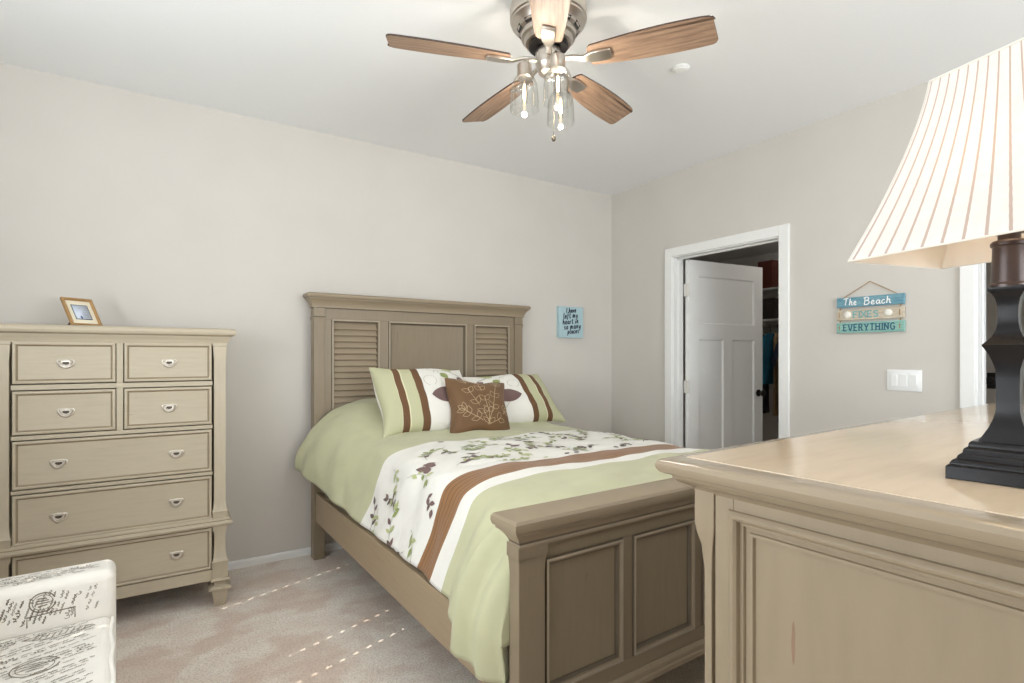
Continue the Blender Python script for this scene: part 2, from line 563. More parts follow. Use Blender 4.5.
# window in the left wall: frame, mullion, closed blind whose cord slots let sun dots through
wn = bpy.data.objects.new('window_1', None); COL.objects.link(wn); structure(wn)
m = MB(); xf = XL - 0.11
for y0, y1, z0, z1 in ((W0, W0 + .05, WZ0, WZ1), (W1 - .05, W1, WZ0, WZ1), (W0, W1, WZ0, WZ0 + .05), (W0, W1, WZ1 - .05, WZ1), (1.735, 1.795, WZ0, WZ1)):
    m.box(xf, xf + 0.05, y0, y1, z0, z1)
m.obj('window_frame', 'trim', wn)
m = MB(); m.box(XL - 0.10, XL + 0.03, W0 - 0.02, W1 + 0.02, WZ0 - 0.03, WZ0)
m.obj('window_sill', 'trim', wn, bevel=0.004)
m = MB(); xs = XL - 0.045
SL = [(0.96, .007), (1.655, .007), (1.872, .007), (2.580, .007)]
z = WZ0 + 0.0
m.box(xs - 0.02, xs + 0.02, W0, W1, WZ1 - 0.035, WZ1)
while z < WZ1 - 0.04:
    ys = [W0]
    slots = SL if 1.44 < z < 2.22 else []
    for s, hw in slots: ys += [s - hw, s + hw]
    ys.append(W1)
    for k in range(0, len(ys), 2): m.box(xs, xs + 0.003, ys[k], ys[k + 1], z, z + 0.0625)
    for s, hw in slots:
        m.box(xs, xs + 0.003, s - hw, s + hw, z, z + 0.018); m.box(xs, xs + 0.003, s - hw, s + hw, z + 0.046, z + 0.0625)
    z += 0.0625
m.obj('blind', 'trim', wn, smooth=0)

# unseen window added to go with the rear fill, white blind closed
wn = bpy.data.objects.new('added_window', None); COL.objects.link(wn); structure(wn)
m = MB(); yf = YF
for x0, x1, z0, z1 in ((0.60, 0.66, .85, 2.25), (2.84, 2.90, .85, 2.25), (0.60, 2.90, .85, .91), (0.60, 2.90, 2.19, 2.25), (1.72, 1.78, .85, 2.25)):
    m.box(x0, x1, yf + .001, yf + .03, z0, z1)
m.obj('window_frame', 'trim', wn, bevel=0.003)
m = MB()
for k in range(25): m.box(.66, 2.84, yf + .002, yf + .008, .915 + k * .051, .963 + k * .051)
m.obj('blind', 'trim', wn, smooth=0)

# ------------------------------------------------------------------ closet door (open), hinges, knob
dr = bpy.data.objects.new('door_1', None); COL.objects.link(dr); structure(dr)
dr.location = (XR + WT + 0.012, D1 - 0.045, 0.012)
# direction of the open leaf
DV = Vector((0.85, -0.085, 0)).normalized()
dr.rotation_euler = (0, 0, math.atan2(DV.y, DV.x))
LW, LH, LT = 0.875, 2.045, 0.035


def door_leaf(m, LW, LH, LT, panels):
    """stile-and-rail leaf along +x, faces at y=-LT/2 and y=+LT/2, recessed flat panels"""
    xs = sorted({0, LW} | {p[0] for p in panels} | {p[1] for p in panels})
    zs = sorted({0, LH} | {p[2] for p in panels} | {p[3] for p in panels})
    for i in range(len(xs) - 1):
        for k in range(len(zs) - 1):
            cx, cz = (xs[i] + xs[i + 1]) / 2, (zs[k] + zs[k + 1]) / 2
            inside = any(p[0] < cx < p[1] and p[2] < cz < p[3] for p in panels)
            for sgn in (-1, 1):
                if not inside:
                    v = [(x, sgn * LT / 2, z) for x, z in ((xs[i], zs[k]), (xs[i + 1], zs[k]), (xs[i + 1], zs[k + 1]), (xs[i], zs[k + 1]))]
                    m.faces(v, [(0, 1, 2, 3)])
    for p in panels:
        for sgn in (-1, 1):
            fn = lambda a, b, h, sgn=sgn: (a, sgn * (LT / 2 - h), b)
            m.frame(p[0], p[1], p[2], p[3], [(0, 0), (0.010, 0.010), (0.012, 0.011)], fn)
    for a, b in (((0, 0), (LW, 0)), ((LW, 0), (LW, LH)), ((LW, LH), (0, LH)), ((0, LH), (0, 0))):
        m.faces([(a[0], -LT / 2, a[1]), (b[0], -LT / 2, b[1]), (b[0], LT / 2, b[1]), (a[0], LT / 2, a[1])], [(0, 1, 2, 3)])


m = MB()
door_leaf(m, LW, LH, LT, [(0.115, LW - 0.105, 1.530, LH - 0.125), (0.115, 0.395, 0.22, 1.405), (0.50, LW - 0.105, 0.22, 1.405)])
m.obj('door_leaf', 'doorpaint', dr, smooth=20)
for zz in (0.22, 1.02, 1.80):
    m = MB(); m.box(-0.020, 0.004, -LT / 2 - 0.003, LT / 2, zz - 0.05, zz + 0.05)
    m.lathe([(0.007, -0.052), (0.007, 0.052)], 10, (-0.010, -LT / 2 - 0.006, zz))
    m.obj('hinge', 'offwhite', dr, bevel=0.001)


def knob(parent, x, y, z, sgn=-1):
    m = MB()
    pr = [(0.030, 0), (0.030, 0.006), (0.022, 0.010), (0.010, 0.013), (0.010, 0.03), (0.020, 0.036), (0.027, 0.045), (0.027, 0.054), (0.018, 0.063), (0.002, 0.066)]
    m.loft([[(x + r * math.cos(2 * math.pi * i / 20), y + sgn * h, z + r * math.sin(2 * math.pi * i / 20)) for i in range(20)] for r, h in pr])
    return m.obj('door_knob', 'black', parent)


knob(dr, LW - 0.055, -LT / 2, 0.945, -1); knob(dr, LW - 0.055, LT / 2, 0.945, 1)

# hall door seen through the entry doorway
hd = bpy.data.objects.new('door_2', None); COL.objects.link(hd); structure(hd)
hd.location = (4.805, 1.42, 0.01); hd.rotation_euler = (0, 0, R_(-90))
m = MB(); door_leaf(m, 0.80, 2.04, 0.035, [(0.11, 0.69, 1.43, 1.92), (0.11, 0.35, 0.22, 1.30), (0.45, 0.69, 0.22, 1.30)])
m.obj('door_leaf', 'halldoor', hd, smooth=20)
m = MB(); m.box(0.065, 0.125, -0.024, -0.0175, 1.045, 1.155); m.obj('lock_plate', 'black', hd, bevel=0.002)
knob(hd, 0.095, -0.024, 1.10, -1)

# ------------------------------------------------------------------ closet contents
cs = thing('closet_shelf', 'long white closet shelf above the hanging rod behind the open door', 'shelf', (0, 0, 0))
m = MB().box(CX1 - 0.36, CX1 - 0.001, 1.81, 4.29, 1.655, 1.675); m.obj('shelf_board', 'trim', cs, bevel=0.002)
m = MB().tube([(CX1 - 0.28, 1.81, 1.60), (CX1 - 0.28, 4.29, 1.60)], 0.015, 12); m.obj('hanging_rod', 'nickel', cs)
for y in (2.3, 3.05, 3.9):
    m = MB()
    m.box(CX1 - 0.30, CX1 - 0.001, y - 0.008, y + 0.008, 1.635, 1.655); m.box(CX1 - 0.018, CX1 - 0.001, y - 0.008, y + 0.008, 1.45, 1.655)
    m.obj('shelf_bracket', 'trim', cs)
cu = thing('closet_shelf', 'upper white closet shelf holding dark boxes under the closet ceiling', 'shelf', (0, 0, 0))
m = MB().box(CX1 - 0.36, CX1 - 0.001, 1.81, 4.29, 1.985, 2.005); m.obj('shelf_board', 'trim', cu, bevel=0.002)
M['box_red'] = plain('dull_red_card', srgb(118, 62, 50), 0.8)
M['box_dark'] = plain('charcoal_card', srgb(62, 56, 52), 0.8)
M['box_tan'] = plain('tan_card', srgb(120, 104, 86), 0.8)


def store_box(y, z, dx, dy, dz, mat, label):
    o = thing('storage_box', label, 'box', (CX1 - 0.19, y, z), 0, 'boxes on the closet shelves')
    m = MB(); m.box(-dx / 2, dx / 2, -dy / 2, dy / 2, 0, dz * 0.75); m.obj('box_body', mat, o, bevel=0.004)
    m = MB(); m.box(-dx / 2 - 0.005, dx / 2 + 0.005, -dy / 2 - 0.005, dy / 2 + 0.005, dz * 0.75, dz); m.obj('lid', mat, o, bevel=0.004)


store_box(3.40, 2.005, 0.26, 0.16, 0.30, 'box_red', 'dull red box on the upper closet shelf')
store_box(3.39, 1.675, 0.28, 0.20, 0.22, 'box_dark', 'charcoal storage box on the lower closet shelf above the hanging clothes')

M['teal'] = fabric('teal_jersey', srgb(40, 124, 156), 0.1)
M['tan'] = fabric('tan_cloth', srgb(196, 164, 120), 0.08)
M['black_cloth'] = fabric('black_cloth', srgb(36, 34, 38), 0.1)
M['navy_cloth'] = fabric('navy_cloth', srgb(52, 56, 74), 0.1)
M['grey_cloth'] = fabric('grey_cloth', srgb(96, 92, 92), 0.1)


def garment(name, y, mat, length, label, half=0.20, rz=0.0, sleeves=True, thick=0.03):
    """garment on a hanger; its width runs along local x"""
    o = thing(name, label, 'clothing', (CX1 - 0.28, y, 1.60), rz, 'clothes on the closet rod')
    m = MB(); rings = []
    prof = [(-0.075, 0.06), (-0.10, half * 0.72), (-0.13, half), (-0.30, half * 0.92), (-0.45, half * 0.9), (-length + 0.1, half * 0.96), (-length, half)]
    for k, (z, hw) in enumerate(prof):
        ring = []
        for i in range(24):
            a = 2 * math.pi * i / 24
            fold = 1 + (0.35 * math.sin(5 * a + 1.3 * k) if k > 2 else 0)
            ring.append((hw * math.cos(a), thick * fold * math.sin(a), z))
        rings.append(ring)
    m.loft(rings); m.obj('body', mat, o, smooth=60)
    if sleeves:
        for s in (-1, 1):
            m = MB()
            m.loft([[(s * x + dx_ * s, thick * 0.8 * math.sin(2 * math.pi * i / 12), zz + 0.075 * math.cos(2 * math.pi * i / 12) * q)
                     for i in range(12) for dx_ in (0,)] for x, zz, q in ((half * 0.75, -0.19, 1.0), (half * 1.1, -0.27, 0.95), (half * 1.35, -0.36, 0.9))])
            m.obj('sleeve', mat, o, smooth=60)
    m = MB(); m.tube([(0, 0, -0.08), (0, 0, -0.02)] + [(0.018 * math.sin(R_(a)), 0, 0.0 + 0.018 * math.cos(R_(a)) - 0.0) for a in (-150, -90, -45, 0, 45, 90)], 0.002, 6)
    m.tube([(-half * 0.8, 0, -0.13), (0, 0, -0.075), (half * 0.8, 0, -0.13)], 0.005, 8)
    m.obj('hanger', 'black', o)
    return o


garment('t_shirt', 3.365, 'teal', 0.62, 'teal short-sleeved t-shirt hanging on the closet rod', 0.15, R_(0), True, 0.022)
garment('long_garment', 3.275, 'tan', 0.95, 'long tan garment hanging beside the teal t-shirt', 0.09, R_(0), False, 0.022)
garment('dark_jacket', 3.50, 'black_cloth', 0.95, 'black long garment showing below the teal t-shirt in the closet', 0.20, R_(0), True, 0.028)
garment('dark_jacket', 3.16, 'navy_cloth', 1.0, 'dark navy garment hanging right of the tan garment', 0.20, R_(0), True, 0.028)

# ------------------------------------------------------------------ chest of drawers
ct = thing('chest_of_drawers', 'tall greige seven-drawer chest standing against the back wall', 'chest of drawers', (-0.182, 3.13, 0))
CXC = -0.182
x_ = lambda v: v - CXC
HWX = 0.446                       # half width at the posts
DEP = 0.44
M_ = MB()
# side panels, back, face rails
M_.box(-HWX + .012, -HWX + .03, .03, DEP - .02, .16, 1.345)
M_.box(HWX - .03, HWX - .012, .03, DEP - .02, .16, 1.345)
M_.box(-HWX + .03, HWX - .03, DEP - .02, DEP, .14, 1.345)
for z0, z1 in ((1.347, 1.36), (1.130, 1.153), (.911, .930), (.675, .692), (.410, .448), (.135, .192)):
    M_.box(x_(-.566), x_(.200), .002 if z1 < 1.3 else 0, .05, z0, z1)
M_.box(x_(-.196), x_(-.170), .003, .05, .929, 1.131); M_.box(x_(-.196), x_(-.170), .003, .05, 1.152, 1.348)
M_.obj('carcass', 'chest', ct, bevel=0.0015)
MB().box(x_(-.566), x_(.200), .045, .055, .15, 1.345).obj('gap_backing', 'gap_fill', ct, smooth=0)  # dark sheet painting the shade in the gaps between drawers
# four corner posts with stepped feet
PP = [(-.008, 0.0), (-.004, .004), (.007, .082), (.019, .088), (.021, .098), (.009, .105), (-.004, .108), (-.004, .124), (.010, .129), (.014, .135), (.012, .143), (.006, .146), (.006, .224), (.010, .230), (.002, .238),
      (0, .250), (-.004, .30), (-.004, .375), (.003, .390), (.004, .412), (.004, .478), (.007, .486), (.001, .498), (-.003, .54), (-.003, 1.26), (.001, 1.312), (.001, 1.329), (.004, 1.331), (.004, 1.345)]


def chest_post(sx, y0, y1):
    xa, xb = (x_(.203), x_(.262)) if sx > 0 else (x_(-.626), x_(-.568))
    m = MB(); m.mould(xa, xb, y0, y1, PP)
    m.obj('post', 'chest_v', ct, bevel=0.001)


for sx in (-1, 1):
    chest_post(sx, -.004, .066); chest_post(sx, DEP - .06, DEP)
# waist moulding
m = MB()
WM = [(0.0, .404), (.002, .410), (.014, .412), (.021, .417), (.024, .426), (.021, .434), (.013, .437), (.012, .441), (.012, .447), (.006, .452), (0, .456)]
m.mould(x_(-.630), x_(.266), 0, DEP - .01, WM, 0).glaze(None, (0, 6))
m.obj('waist_moulding', ['chest', 'glaze'], ct, smooth=25)
# top with moulded edge
m = MB()
TP = [(0.0, 1.340), (.003, 1.352), (.009, 1.366), (.016, 1.374), (.018, 1.380), (.025, 1.382), (.034, 1.388), (.038, 1.398), (.036, 1.409), (.028, 1.417), (.016, 1.420)]
m.mould(x_(-.632), x_(.268), 0, DEP, TP, 0.1).glaze(None, (4,))
m.obj('top', ['chest', 'glaze'], ct, smooth=25)


def cup_handle(parent, x, y, z):
    """antique half-moon plate with a recess and a swinging bail"""
    o = MB()
    fn = lambda a, b, h: (x + a, y - h, z + b)
    out = arc(0, 0.014, 0.032, 0.034, 180, 360, 14) + [(0.026, 0.019), (0.012, 0.0195), (0, 0.021), (-0.012, 0.0195), (-0.026, 0.019)]
    inn = [(a * 0.86, (b + 0.002) * 0.86 - 0.002) for a, b in out]
    o.loft([[fn(a, b, 0) for a, b in out], [fn(a, b, .004) for a, b in out], [fn(a, b, .0055) for a, b in inn], [fn(a * .93, b * .93, .004) for a, b in inn]])
    o.tube([fn(a, b, 0.007 + 0.006 * math.sin(R_(k * 18))) for k, (a, b) in enumerate(arc(0, 0.010, 0.019, 0.018, 180, 360, 10))], 0.0028, 8)
    for s in (-1, 1):
        o.lathe([(0.0045, 0), (0.0045, 0.003), (0.001, 0.006)], 8, fn(s * 0.019, 0.010, .006))
    h = o.obj('handle', 'pull', parent)
    r = MB(); pr = arc(0, 0.006, 0.013, 0.010, 180, 360, 12) + [(0.010, 0.009), (-0.010, 0.009)]
    r.poly(pr, fn, 0, .0043); r.obj('handle_recess', 'pull_dark', h)
    return h


DF = [(0, -.03), (0, .002), (.003, .005), (.009, .006), (.012, .004), (.019, -.003), (.022, -.0035)]


def drawer(x0, x1, z0, z1, hxs):
    m = MB(); g = .005
    fn = lambda a, b, h: (a, -h + .001, b)
    m.rects([(x0 + g + d, x1 - g - d, z0 + g + d, z1 - g - d, h) for d, h in DF], fn).glaze(None, (4,))
    d = m.obj('drawer', ['chest', 'glaze'], ct, smooth=25)
    for hx in hxs: cup_handle(d, hx, .003, (z0 + z1) / 2 - 0.006)


for z0, z1 in ((1.153, 1.347), (.930, 1.130)):
    drawer(x_(-.566), x_(-.194), z0, z1, [x_(-.380)])
    drawer(x_(-.171), x_(.201), z0, z1, [x_(.014)])
for z0, z1 in ((.692, .911), (.448, .675), (.192, .410)):
    drawer(x_(-.566), x_(.201), z0, z1, [x_(-.405), x_(.043)])

# framed picture on the chest
pf = thing('picture_frame', 'small gold picture frame leaning back on top of the tall chest', 'picture frame', (-0.322, 3.295, 1.4215), R_(40))
tilt = R_(30)
fn = lambda a, b, h: (a, -h * math.cos(tilt) + b * math.sin(tilt), b * math.cos(tilt) + h * math.sin(tilt))
M['gold'] = plain('brushed_gold_wood', srgb(178, 140, 92), 0.35, 0.2, 0.1, 40)
M['matboard'] = plain('cream_mat', srgb(244, 234, 210), 0.8, 0, 0.01)
M['slate'] = plain('slate_line', srgb(96, 106, 120), 0.7)
M['print'] = plain('pale_blue_print', srgb(206, 214, 228), 0.5, 0, 0.06, 60)
M['blueink'] = plain('blue_ink', srgb(84, 96, 140), 0.6)
fw_, fh_ = 0.070, 0.155
m = MB(); prof = [(0, 0), (0, .012), (.003, .015), (.009, .014), (.012, .010), (.013, .004)]
m.rects([(-fw_ + d, fw_ - d, d, fh_ - d, h) for d, h in prof], fn, 0, True, True); m.obj('frame', 'gold', pf, smooth=30)
m = MB(); m.rects([(-fw_ + .012, fw_ - .012, .012, fh_ - .012, .0045), (-fw_ + .013, fw_ - .013, .013, fh_ - .013, .0052)], fn); m.obj('mat_board', 'matboard', pf)
m = MB(); m.rects([(-.038, .038, .036, .119, .0056), (-.038, .038, .036, .119, .0062)], fn); m.obj('inner_border', 'slate', pf)
m = MB(); m.rects([(-.034, .034, .040, .115, .0064), (-.034, .034, .040, .115, .0068)], fn)
m.poly(arc(-.010, .048, .005, .009, 0, 350, 10), fn, 1, .0072)
for k in range(4): m.ribbon([(-.002, .050 + .008 * k), (.022, .051 + .008 * k)], .0012, fn, 1, .0072)
m.obj('print', ['print', 'blueink'], pf, recalc=False)
m = MB(); m.loft([[fn(-.012, .085, -.001), fn(.012, .085, -.001), fn(.012, .080, -.004), fn(-.012, .080, -.004)],
                  [(-.02, .112, 0), (.02, .112, 0), (.02, .106, 0), (-.02, .106, 0)]]); m.obj('easel_leg', 'black', pf)

# ------------------------------------------------------------------ bed
BR = R_(1.5)
BO = (0.79, 3.50, 0)
bd = thing('bed_frame', 'greige wooden bed with louvered headboard and panelled footboard', 'bed', BO, BR)
BW = 1.57
# headboard --------------------------------------------------------
m = MB()
for xa, xb in ((-.012, .056), (1.514, 1.588)):
    m.mould(xa, xb, 0.0, .075, [(0, 0), (0, 1.0), (0, 1.50), (.003, 1.515), (.005, 1.526), (.0005, 1.531), (.0005, 1.60)]).glaze(None, (4,))
fy = .012
m.box(.056, 1.514, fy, .055, 1.515, 1.60)                      # top rail
for xa, xb in ((.056, .100), (.418, .480), (1.086, 1.148), (1.468, 1.514)):
    m.box(xa, xb, fy, .055, .45, 1.515)
m.box(.056, 1.514, fy, .055, .40, .62)
m.box(.056, 1.514, .056, .062, .40, 1.55)
hb = m.obj('headboard', ['bed', 'bedglaze'], bd, bevel=0.002)
m = MB()
CP = [(0, 1.583), (.010, 1.586), (.010, 1.594), (.013, 1.606), (.021, 1.622), (.032, 1.636), (.038, 1.641), (.038, 1.646), (.045, 1.648), (.049, 1.657), (.047, 1.668), (.040, 1.675), (.03, 1.677)]
m.mould(-.012, 1.588, 0.004, .070, CP, 0.25).glaze(None, (0, 7))
m.obj('crown', ['bed_h_lit', 'bedglaze'], hb, smooth=25)
for xa, xb in ((.100, .418), (1.148, 1.468)):
    m = MB(); z = .62
    while z < 1.485:
        z1 = min(z + .046, 1.492)
        m.loft([[(a, fy + .010, z), (a, fy + .004, z + .004), (a, fy + .024, z1), (a, fy + .030, z1 - .004)] for a in (xa + .016, xb - .016)])
        z += .0395
    m.box(xa + .016, xb - .016, fy + .030, fy + .036, .62, 1.5)
    m.frame(xa, xb, .60, 1.516, [(0, 0), (.002, .008), (.010, .009), (.014, .003), (.018, -.012), (.0185, -.03)], lambda a, b, h: (a, fy - h, b), 0, False).glaze(None, (0, 3)).glaze(None, (1,), 2)
    m.obj('louver_panel', ['bed_h_lit', 'bedglaze', 'bed_highlight'], hb, smooth=25)
m = MB()
m.frame(.480, 1.086, .60, 1.516, [(0, 0), (.002, .008), (.010, .009), (.014, .003), (.020, -.010), (.024, -.011)], lambda a, b, h: (a, fy - h, b)).glaze(None, (0, 3, 4)).glaze(None, (1,), 2)
m.obj('centre_panel', ['bed', 'bedglaze', 'bed_highlight'], hb, smooth=25)
# footboard ---------------------------------------------------------
FV = -2.25
m = MB()
for xa, xb in ((-.022, .070), (1.500, 1.592)):
    m.mould(xa, xb, FV, FV + .048, [(0, 0), (0, .60), (0, .66), (.0015, .69), (.003, .708), (.006, .712), (.006, .75)])
    m.mould(xa, xb, FV, FV + .048, [(-.001, .10), (.005, .19), (.008, .2), (.006, .225), (0, .24)])
fy2 = FV + .014
m.box(.07, 1.5, fy2, FV + .044, .690, .76)
m.box(.07, 1.5, fy2, FV + .044, .200, .292)
px0 = [.080 + k * .3635 for k in range(4)]
PW = .3175
for a, b in zip([.07] + [p + PW for p in px0], px0 + [1.5]): m.box(a, b, fy2, FV + .044, .292, .69)
m.box(.07, 1.5, FV + .030, FV + .044, .29, .70)
fb = m.obj('footboard', 'bed', bd, bevel=0.002)
m = MB()
for px in px0:
    m.frame(px, px + PW, .292, .69, [(0, 0), (.002, .008), (.009, .009), (.013, .003), (.018, .002), (.022, -.009), (.026, -.010)], lambda a, b, h: (a, fy2 - h, b)).glaze(None, (0, 4, 5)).glaze(None, (1,), 2)
    m.obj('panel', ['bed', 'bedglaze', 'bed_highlight'], fb, smooth=25); m = MB()
m = MB()
FC = [(0, .738), (.007, .741), (.009, .748), (.006, .753), (.009, .760), (.016, .772), (.027, .784), (.036, .790), (.036, .797), (.043, .800), (.047, .812), (.046, .824), (.040, .832), (.032, .834)]
m.mould(-.018, 1.590, FV, FV + .040, FC, 0.9).glaze(None, (0, 3, 8))
m.obj('cap', ['bed_h_lit', 'bedglaze'], fb, smooth=25)
m = MB()
m.mould(.06, 1.51, FV + .008, FV + .044, [(0, .192), (.008, .194), (.010, .210), (.006, .216), (.008, .222), (.007, .232), (.002, .240), (0, .242)], 0)
m.obj('base_moulding', 'bed_h_lit', fb, smooth=25)
for xa, xb in ((0, .028), (1.542, 1.57)):
    m = MB().box(xa, xb, FV + .048, 0.0, .240, .42)
    m.obj('side_rail', 'bed_r_lit', bd, bevel=0.003)

# comforter -----------------------------------------------------------
RIGHT = [(-.112, .46), (-.112, .58), (-.075, .725), (.045, .792), (.24, .803)]
KEYS = [  # v, five cross-section points from hem to top (x, z) on the window side
    (0.000, [(-.125, .590), (-.112, .70), (.000, .855), (.130, .950), (.36, 1.000)]),
    (-.150, [(-.108, .570), (-.095, .685), (-.002, .840), (.125, .932), (.36, .980)]),
    (-.350, [(-.062, .520), (-.045, .645), (.020, .785), (.125, .870), (.34, .905)]),
    (-.550, [(-.020, .470), (.008, .595), (.060, .725), (.145, .805), (.34, .832)]),
    (-.840, [(.006, .440), (.055, .540), (.097, .660), (.160, .772), (.34, .806)]),
    (-1.20, [(.004, .445), (.050, .540), (.093, .660), (.155, .770), (.34, .804)]),
    (-1.60, [(-.004, .448), (.040, .545), (.085, .665), (.150, .768), (.34, .804)]),
    (-1.80, [(-.020, .440), (.020, .545), (.075, .668), (.145, .768), (.34, .804)]),
    (-1.93, [(-.060, .400), (-.030, .545), (.045, .680), (.130, .768), (.34, .802)]),
    (-2.03, [(-.088, .365), (-.072, .535), (.010, .690), (.115, .768), (.34, .800)]),
    (-2.13, [(-.085, .345), (-.078, .515), (-.005, .680), (.105, .760), (.34, .792)]),
    (-2.19, [(-.045, .340), (-.040, .510), (.010, .665), (.110, .745), (.34, .770)]),
]


def lerp(a, b, t): return a + (b - a) * t


def key(v):
    if v >= KEYS[0][0]: return KEYS[0][1]
    for (va, pa), (vb, pb) in zip(KEYS, KEYS[1:]):
        if va >= v >= vb:
            t = (va - v) / (va - vb); t = t * t * (3 - 2 * t) if False else t
            return [(lerp(p[0], q[0], t), lerp(p[1], q[1], t)) for p, q in zip(pa, pb)]
    return KEYS[-1][1]


def catmull(P, t):
    n = len(P) - 1; t = max(0, min(n - 1e-6, t * n)); i = int(t); f = t - i
    p0, p1, p2, p3 = P[max(i - 1, 0)], P[i], P[i + 1], P[min(i + 2, n)]
    c = lambda a, b, c_, d: 0.5 * ((2 * b) + (-a + c_) * f + (2 * a - 5 * b + 4 * c_ - d) * f * f + (-a + 3 * b - 3 * c_ + d) * f ** 3)
    return tuple(c(p0[k], p1[k], p2[k], p3[k]) for k in range(2))


CEN = .785
NPR = 200
_cache = {}


def section(v):
    """arc-length table of the cross-section from left hem to right hem"""
    kv = round(v, 4)
    if kv in _cache: return _cache[kv]
    L = key(v)
    q = sm(-.3, -.8, v)
    Rr = [(lerp(-.11, b[0], q), lerp(a[1], b[1], q)) if i < 2 else (lerp(a[0], b[0], q), lerp(a[1], b[1], q) - .03 * sm(-2.1, -2.19, v)) for i, (a, b) in enumerate(zip(L, RIGHT))]
    pts = L + [(CEN, L[-1][1] + .006)] + [(2 * CEN - x, z) for x, z in reversed(Rr)]
    pp = [catmull(pts, i / NPR) for i in range(NPR + 1)]
    s = [0.0]
    for a, b in zip(pp, pp[1:]): s.append(s[-1] + math.hypot(b[0] - a[0], b[1] - a[1]))
    _cache[kv] = (pp, s)
    return _cache[kv]


def wob(x, y): return math.sin(x * 1.7 + 1.3 * math.sin(y * 2.1)) * math.cos(y * 1.9 + 0.8 * math.sin(x * 1.3))


def sm(a, b, x):
    t = max(0, min(1, (x - a) / (b - a))); return t * t * (3 - 2 * t)


def cloth(s, v):
    """s metres from the bed's centre line along the cloth (negative = window side), v along the bed"""
    pp, ss = section(v)
    mid = ss[-1] / 2
    t = max(0.0, min(ss[-1], mid + s))
    lo, hi = 0, len(ss) - 1
    while hi - lo > 1:
        k = (lo + hi) // 2
        if ss[k] <= t: lo = k
        else: hi = k
    f = (t - ss[lo]) / max(1e-9, ss[hi] - ss[lo])
    x = lerp(pp[lo][0], pp[hi][0], f); z = lerp(pp[lo][1], pp[hi][1], f)
    tx, tz = pp[hi][0] - pp[lo][0], pp[hi][1] - pp[lo][1]
    L = math.hypot(tx, tz) or 1
    nx, nz = -tz / L, tx / L
    side = sm(0.62, 0.85, abs(s))
    d = 0.006 * wob(s * 5.0, v * 4.0) + 0.004 * wob(s * 11 + 3, v * 9 + 1)
    foot = sm(-1.70, -2.05, v)
    d += side * (0.008 * math.sin(v * 21 + 1.5 * wob(s * 3, v * 3)) + foot * 0.018 * math.sin(v * 44 + s * 4))
    d -= 0.012 * (1 - side) * sm(-1.95, -2.165, v) * (0.5 + 0.5 * math.sin(s * 13 + 1))
    return Vector((x + nx * d, v, z + nz * d)), Vector((nx, 0, nz))


def on_cloth(s, v, h):
    p, n = cloth(s, v)
    return tuple(p + n * h)


cf = MB()
NV, NS = 150, 150
vs_ = [-0.012 - 2.178 * k / NV for k in range(NV + 1)]
outer, inner, uvs = [], [], []
for v in vs_:
    pp, ss = section(v); half = ss[-1] / 2
    for i in range(NS + 1):
        s = -half + 2 * half * i / NS
        p, n = cloth(s, v)
        outer.append(tuple(p)); inner.append(tuple(p - n * .022)); uvs.append((s, -v + 0.012 * math.sin(s * 3) * 0.3))
W_ = NS + 1
for q in range(1, 9):
    base = NV * W_
    for i in range(NS + 1):
        a_ = Vector(outer[base + i]); b_ = Vector(inner[base + i])
        tz = lerp(a_.z, min(a_.z, .45), q / 8)
        outer.append((a_.x, a_.y - .004 * min(q, 2), tz)); inner.append((a_.x, a_.y + .02, tz)); uvs.append(uvs[base + i])
NV += 8
fs = [(k * W_ + i, k * W_ + i + 1, (k + 1) * W_ + i + 1, (k + 1) * W_ + i) for k in range(NV) for i in range(NS)]
NVt = len(outer)
fs2 = [tuple(NVt + q for q in reversed(f)) for f in fs]
rim = []
for k in range(NV):
    rim.append((k * W_, (k + 1) * W_, NVt + (k + 1) * W_, NVt + k * W_))
    rim.append((k * W_ + NS, NVt + k * W_ + NS, NVt + (k + 1) * W_ + NS, (k + 1) * W_ + NS))
for i in range(NS):
    rim.append((i, NVt + i, NVt + i + 1, i + 1))
    a = NV * W_ + i
    rim.append((a, a + 1, NVt + a + 1, NVt + a))
cf.faces(outer + inner, fs + fs2 + rim, 0, uvs + uvs)


LIM = None


def leaf(m, fn, x, y, ang, L, wd, mi, h=.0025):
    if LIM and not all(LIM[0] < q < LIM[1] for q in (y, y + L * math.sin(ang))): return
    ca, sa = math.cos(ang), math.sin(ang)
    n = 6 if L < .1 else 12
    k = 3 if L < .1 else 7
    V, F = [], []
    for i in range(n + 1):
        t = i / n; hw = wd * math.sin(math.pi * t ** 0.8)
        for j in range(k):
            a, b = L * t, hw * (2 * j / (k - 1) - 1)
            V.append(fn(x + a * ca - b * sa, y + a * sa + b * ca, h))
    for i in range(n):
        for j in range(k - 1): F.append((i * k + j, i * k + j + 1, (i + 1) * k + j + 1, (i + 1) * k + j))
    m.faces(V, F, mi)


def sprig(m, fn, x, y, ang, n, step, L, wd, mis, stem, curl):
    """a curling stem with leaves either side"""
    pts = [(x, y)]; a = ang
    for k in range(n):
        a += curl + random.uniform(-.18, .18)
        x += step * math.cos(a); y += step * math.sin(a); pts.append((x, y))
        s = 1 if k % 2 else -1
        leaf(m, fn, x, y, a + s * random.uniform(.6, 1.1), L * random.uniform(.8, 1.15), wd, random.choice(mis))
        if random.random() < .35: leaf(m, fn, x, y, a - s * random.uniform(.5, 1.1), L * .8, wd * .8, random.choice(mis))
    leaf(m, fn, x, y, a, L * 1.1, wd, random.choice(mis))
    if not LIM or all(LIM[0] < p[1] < LIM[1] for p in pts): m.ribbon(pts, .0034, fn, stem, .002)


